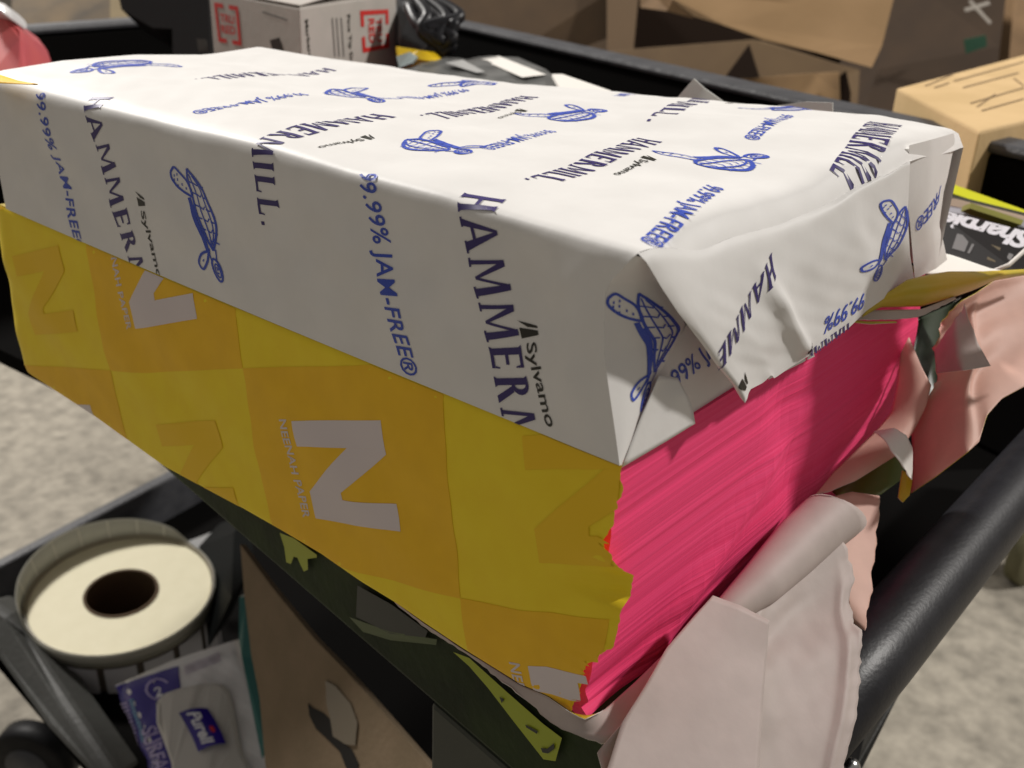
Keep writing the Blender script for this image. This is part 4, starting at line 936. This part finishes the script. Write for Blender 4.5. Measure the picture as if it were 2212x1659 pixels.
qpoly([(2068, 506), (2096, 514), (2084, 546), (2057, 538)], 1); qpoly([(2100, 528), (2105, 530), (2095, 550), (2090, 548)], 1, .0006); qpoly([(2142, 530), (2162, 537), (2150, 568), (2132, 562)], 2); qpoly([(2180, 548), (2190, 552), (2176, 578), (2168, 574)], 1)
b.build('print', [mat('pure_white_print', (0, 0, 0)), mat('silver_window', (.22, .22, .22), .4), mat('tan_window', (.16, .13, .08), .4)], sh, False)
tag(slab('yellow_pad', B((2020, 384, .56), (2240, 463, .52), (2240, 478, .515), (2022, 406, .55)), R3[2]*-.03-np.array([0, 0, .003]), mat('lime_yellow_card', (.62, .62, .01), .5)), 'thin lime yellow pad on top of the papers above the marker box', 'pad')
for j, (y0, y1, y2, y3, mname, colr, lab) in enumerate([(410, 418, 474, 466, 'dark_cover', (.03, .027, .015), 'dark covered pad just under the lime yellow pad'), (417, 437, 480, 473, 'tan_cover', (.36, .27, .20), 'tan paper pad between the dark pad and the marker box'), (436, 450, 498, 480, 'grey_cover', (.36, .35, .39), 'grey sheaf of paper resting directly on the marker box')]):
    tag(slab('paper_pad', B((2015, y0, .55-.004*j), (2240, y3, .51-.004*j), (2240, y2, .507-.004*j), (2015, y1, .545-.004*j)), R3[2]*-.03, mat(mname, colr, .6)), lab, 'paper pad')
tag(slab('paper_pad', B((2098, 438, .518), (2212, 476, .50), (2206, 486, .498), (2094, 450, .516)), R3[2]*-.01, mat('olive_cover', (.22, .21, .04), .5)), 'olive edged pad poking out over the grey sheaf by the marker box', 'paper pad')
shs = Coons(B((2010, 540, .44), (2060, 552, .44), (2140, 580, .43), (2200, 590, .42)), B((1995, 590, .42), (2060, 594, .425), (2120, 598, .425), (2180, 596, .42)), B((2010, 540, .44), (1995, 590, .42)), B((2200, 590, .42), (2180, 596, .42)))
tag(grid_mesh('paper_sheet', shs, 12, 8, WSHEET, None, .0003), 'bright white sheet between the marker box and the yellow torn wrapper', 'paper')
tag(tube('paper_strip', [bp(2140, 588, .43), bp(2180, 572, .43), bp(2215, 540, .435), bp(2260, 500, .44)], .0009, WSHEET, None, 8), 'thin white edge strip running up beside the marker box at the right', 'strip')

# ================================================================== cardboard boxes beyond the cart
def cardbox(label, face, depth_vec, m, name='front_panel', grp='cardboard boxes beyond the cart', parent=None):
    t = parent or thing('cardboard_box', label, 'box', group=grp); slab(name, face, depth_vec, m, t); return t
back = -R3[2]*1.0; back[2] = 0; back /= np.linalg.norm(back)
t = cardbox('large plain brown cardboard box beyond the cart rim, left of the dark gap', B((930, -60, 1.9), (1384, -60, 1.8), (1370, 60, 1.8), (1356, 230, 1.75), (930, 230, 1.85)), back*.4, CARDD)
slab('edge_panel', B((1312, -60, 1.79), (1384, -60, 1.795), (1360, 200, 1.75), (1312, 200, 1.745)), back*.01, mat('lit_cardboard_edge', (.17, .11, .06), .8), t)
t = cardbox('cardboard box with hanging flaps, its body painted near-black as the gap shadow', B((1384, -60, 2.2), (1950, -60, 2.3), (1900, 240, 2.2), (1350, 240, 2.1)), back*.3, mat('gap_shade_card', (.014, .008, .005), .95, spec=.1))  # near-black body painted for the shade in the gap
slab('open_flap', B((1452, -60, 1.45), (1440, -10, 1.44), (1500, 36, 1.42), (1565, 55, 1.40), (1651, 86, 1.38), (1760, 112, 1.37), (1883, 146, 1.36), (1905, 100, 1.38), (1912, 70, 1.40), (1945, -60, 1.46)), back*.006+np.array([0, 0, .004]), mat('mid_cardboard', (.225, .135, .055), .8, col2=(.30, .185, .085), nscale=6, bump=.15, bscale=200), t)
slab('open_flap', B((1384, -60, 1.55), (1460, -60, 1.50), (1452, 0, 1.47), (1500, 40, 1.45), (1440, 24, 1.5), (1384, 16, 1.55)), back*.006, CARD, t)
t = thing('cardboard_box', 'open cardboard box with a triangular cut seen just over the cart rim', 'box', group='cardboard boxes beyond the cart')
slab('back_panel', B((1300, 112, 1.75), (1628, 86, 1.7), (1651, 90, 1.7), (1857, 152, 1.65), (1848, 300, 1.6), (1300, 300, 1.7)), back*.005, mat('dull_cardboard', (.115, .070, .032), .8, col2=(.14, .088, .04), nscale=12), t)
slab('inner_flap', B((1562, 172, 1.58), (1618, 95, 1.6), (1641, 168, 1.57)), back*-.003, mat('gap_shade_card', (0, 0, 0)), t)  # shade inside the opening painted as a near-black triangle
slab('front_panel', B((1570, 176, 1.50), (1700, 162, 1.48), (1812, 156, 1.45), (1822, 190, 1.44), (1818, 260, 1.42), (1560, 260, 1.5)), back*.004, mat('warm_cardboard', (.26, .16, .072), .8, col2=(.32, .20, .09), nscale=20), t)
slab('side_slot', B((1815, 165, 1.43), (1828, 154, 1.43), (1838, 200, 1.42), (1836, 250, 1.41), (1818, 250, 1.41)), back*.004, mat('gap_shade_card', (0, 0, 0)), t)  # slot shade put into the colour too
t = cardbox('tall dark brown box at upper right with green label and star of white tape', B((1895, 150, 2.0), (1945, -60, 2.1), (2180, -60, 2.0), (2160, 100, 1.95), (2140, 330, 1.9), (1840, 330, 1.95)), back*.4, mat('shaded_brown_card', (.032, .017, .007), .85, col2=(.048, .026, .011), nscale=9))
slab('green_label', B((2083, 86, 1.90), (2130, 76, 1.89), (2132, 100, 1.89), (2088, 116, 1.9)), back*.004, mat('green_label', (.01, .06, .03), .5), t)
for a, c in (((2085, 22), (2138, 6)), ((2106, 14), (2140, 50)), ((2096, 2), (2122, 30))):
    a, c = np.array(a, float), np.array(c, float); tt = (c-a)/np.linalg.norm(c-a); nq_ = np.array([-tt[1], tt[0]])*3.5
    slab('white_tape', [bp(*q, 1.89-.002*a[0]/2000) for q in (a+nq_, c+nq_, c-nq_, a-nq_)], back*.003, mat('dull_white_tape', (.42, .38, .33), .4), t)
t = cardbox('narrow pale cardboard box in the far upper right corner', B((2195, -60, 2.3), (2300, -60, 2.3), (2300, 200, 2.2), (2176, 170, 2.2)), back*.3, CARD)
t = cardbox('very dark cardboard behind the tall brown box at upper right', B((2150, -80, 2.6), (2260, -80, 2.6), (2260, 250, 2.5), (2120, 250, 2.5)), back*.1, mat('gap_shade_card', (0, 0, 0)))
# small sealed box at right
sb = thing('cardboard_box', 'small pale sealed carton with faint printed lines, on the far rim at the right', 'box', group='cardboard boxes beyond the cart')
zt = .012; C0, C1, C2 = oZ(2116, 284, zt), oZ(1937, 190, zt), oZ(2480, 200, zt); C3 = oZ(2480, 48, zt)
slab('carton', [C0, C1, C3, C2], (0, 0, -.10), CARDL, sb, .002)
class Top:
    dom = (0, 1, 0, 1)
    def ev(s, u, v): return (C0*(1-u)+C1*u)*(1-v)+(C2*(1-u)+C3*u)*v
TP = Top(); b = Builder()
for (xa, ya), (xb, yb2) in [((2010, 182), (2060, 160)), ((2060, 176), (2212, 134)), ((2080, 190), (2200, 158)), ((2096, 224), (2212, 190)), ((2120, 240), (2212, 214)), ((2110, 232), (2150, 204)), ((2190, 170), (2212, 186)), ((1998, 186), (2010, 182)), ((2018, 190), (2050, 180))]:
    fline(TP, (xa, ya), (xb, yb2), 2.4, 0)
b.build('print', [mat('faint_brown_print', (.22, .14, .07), .7)], sb, False)
# far left things
tag(slab('brown_carton', B((25, -60, 1.7), (246, -60, 1.7), (246, 70, 1.6), (60, 95, 1.6), (25, 60, 1.6)), back*.3, mat('mottled_brown_card', (.05, .032, .012), .8, col2=(.13, .082, .03), nscale=14)), 'mottled brown carton on the floor beyond the left rim of the cart', 'box')
tag(slab('tan_carton', B((238, -60, 1.5), (330, -60, 1.5), (330, 60, 1.4), (238, 60, 1.4)), back*.2, mat('olive_tan_card', (.20, .14, .05), .8, col2=(.13, .09, .03), nscale=12)), 'tan carton between the mottled brown carton and the black box', 'box')
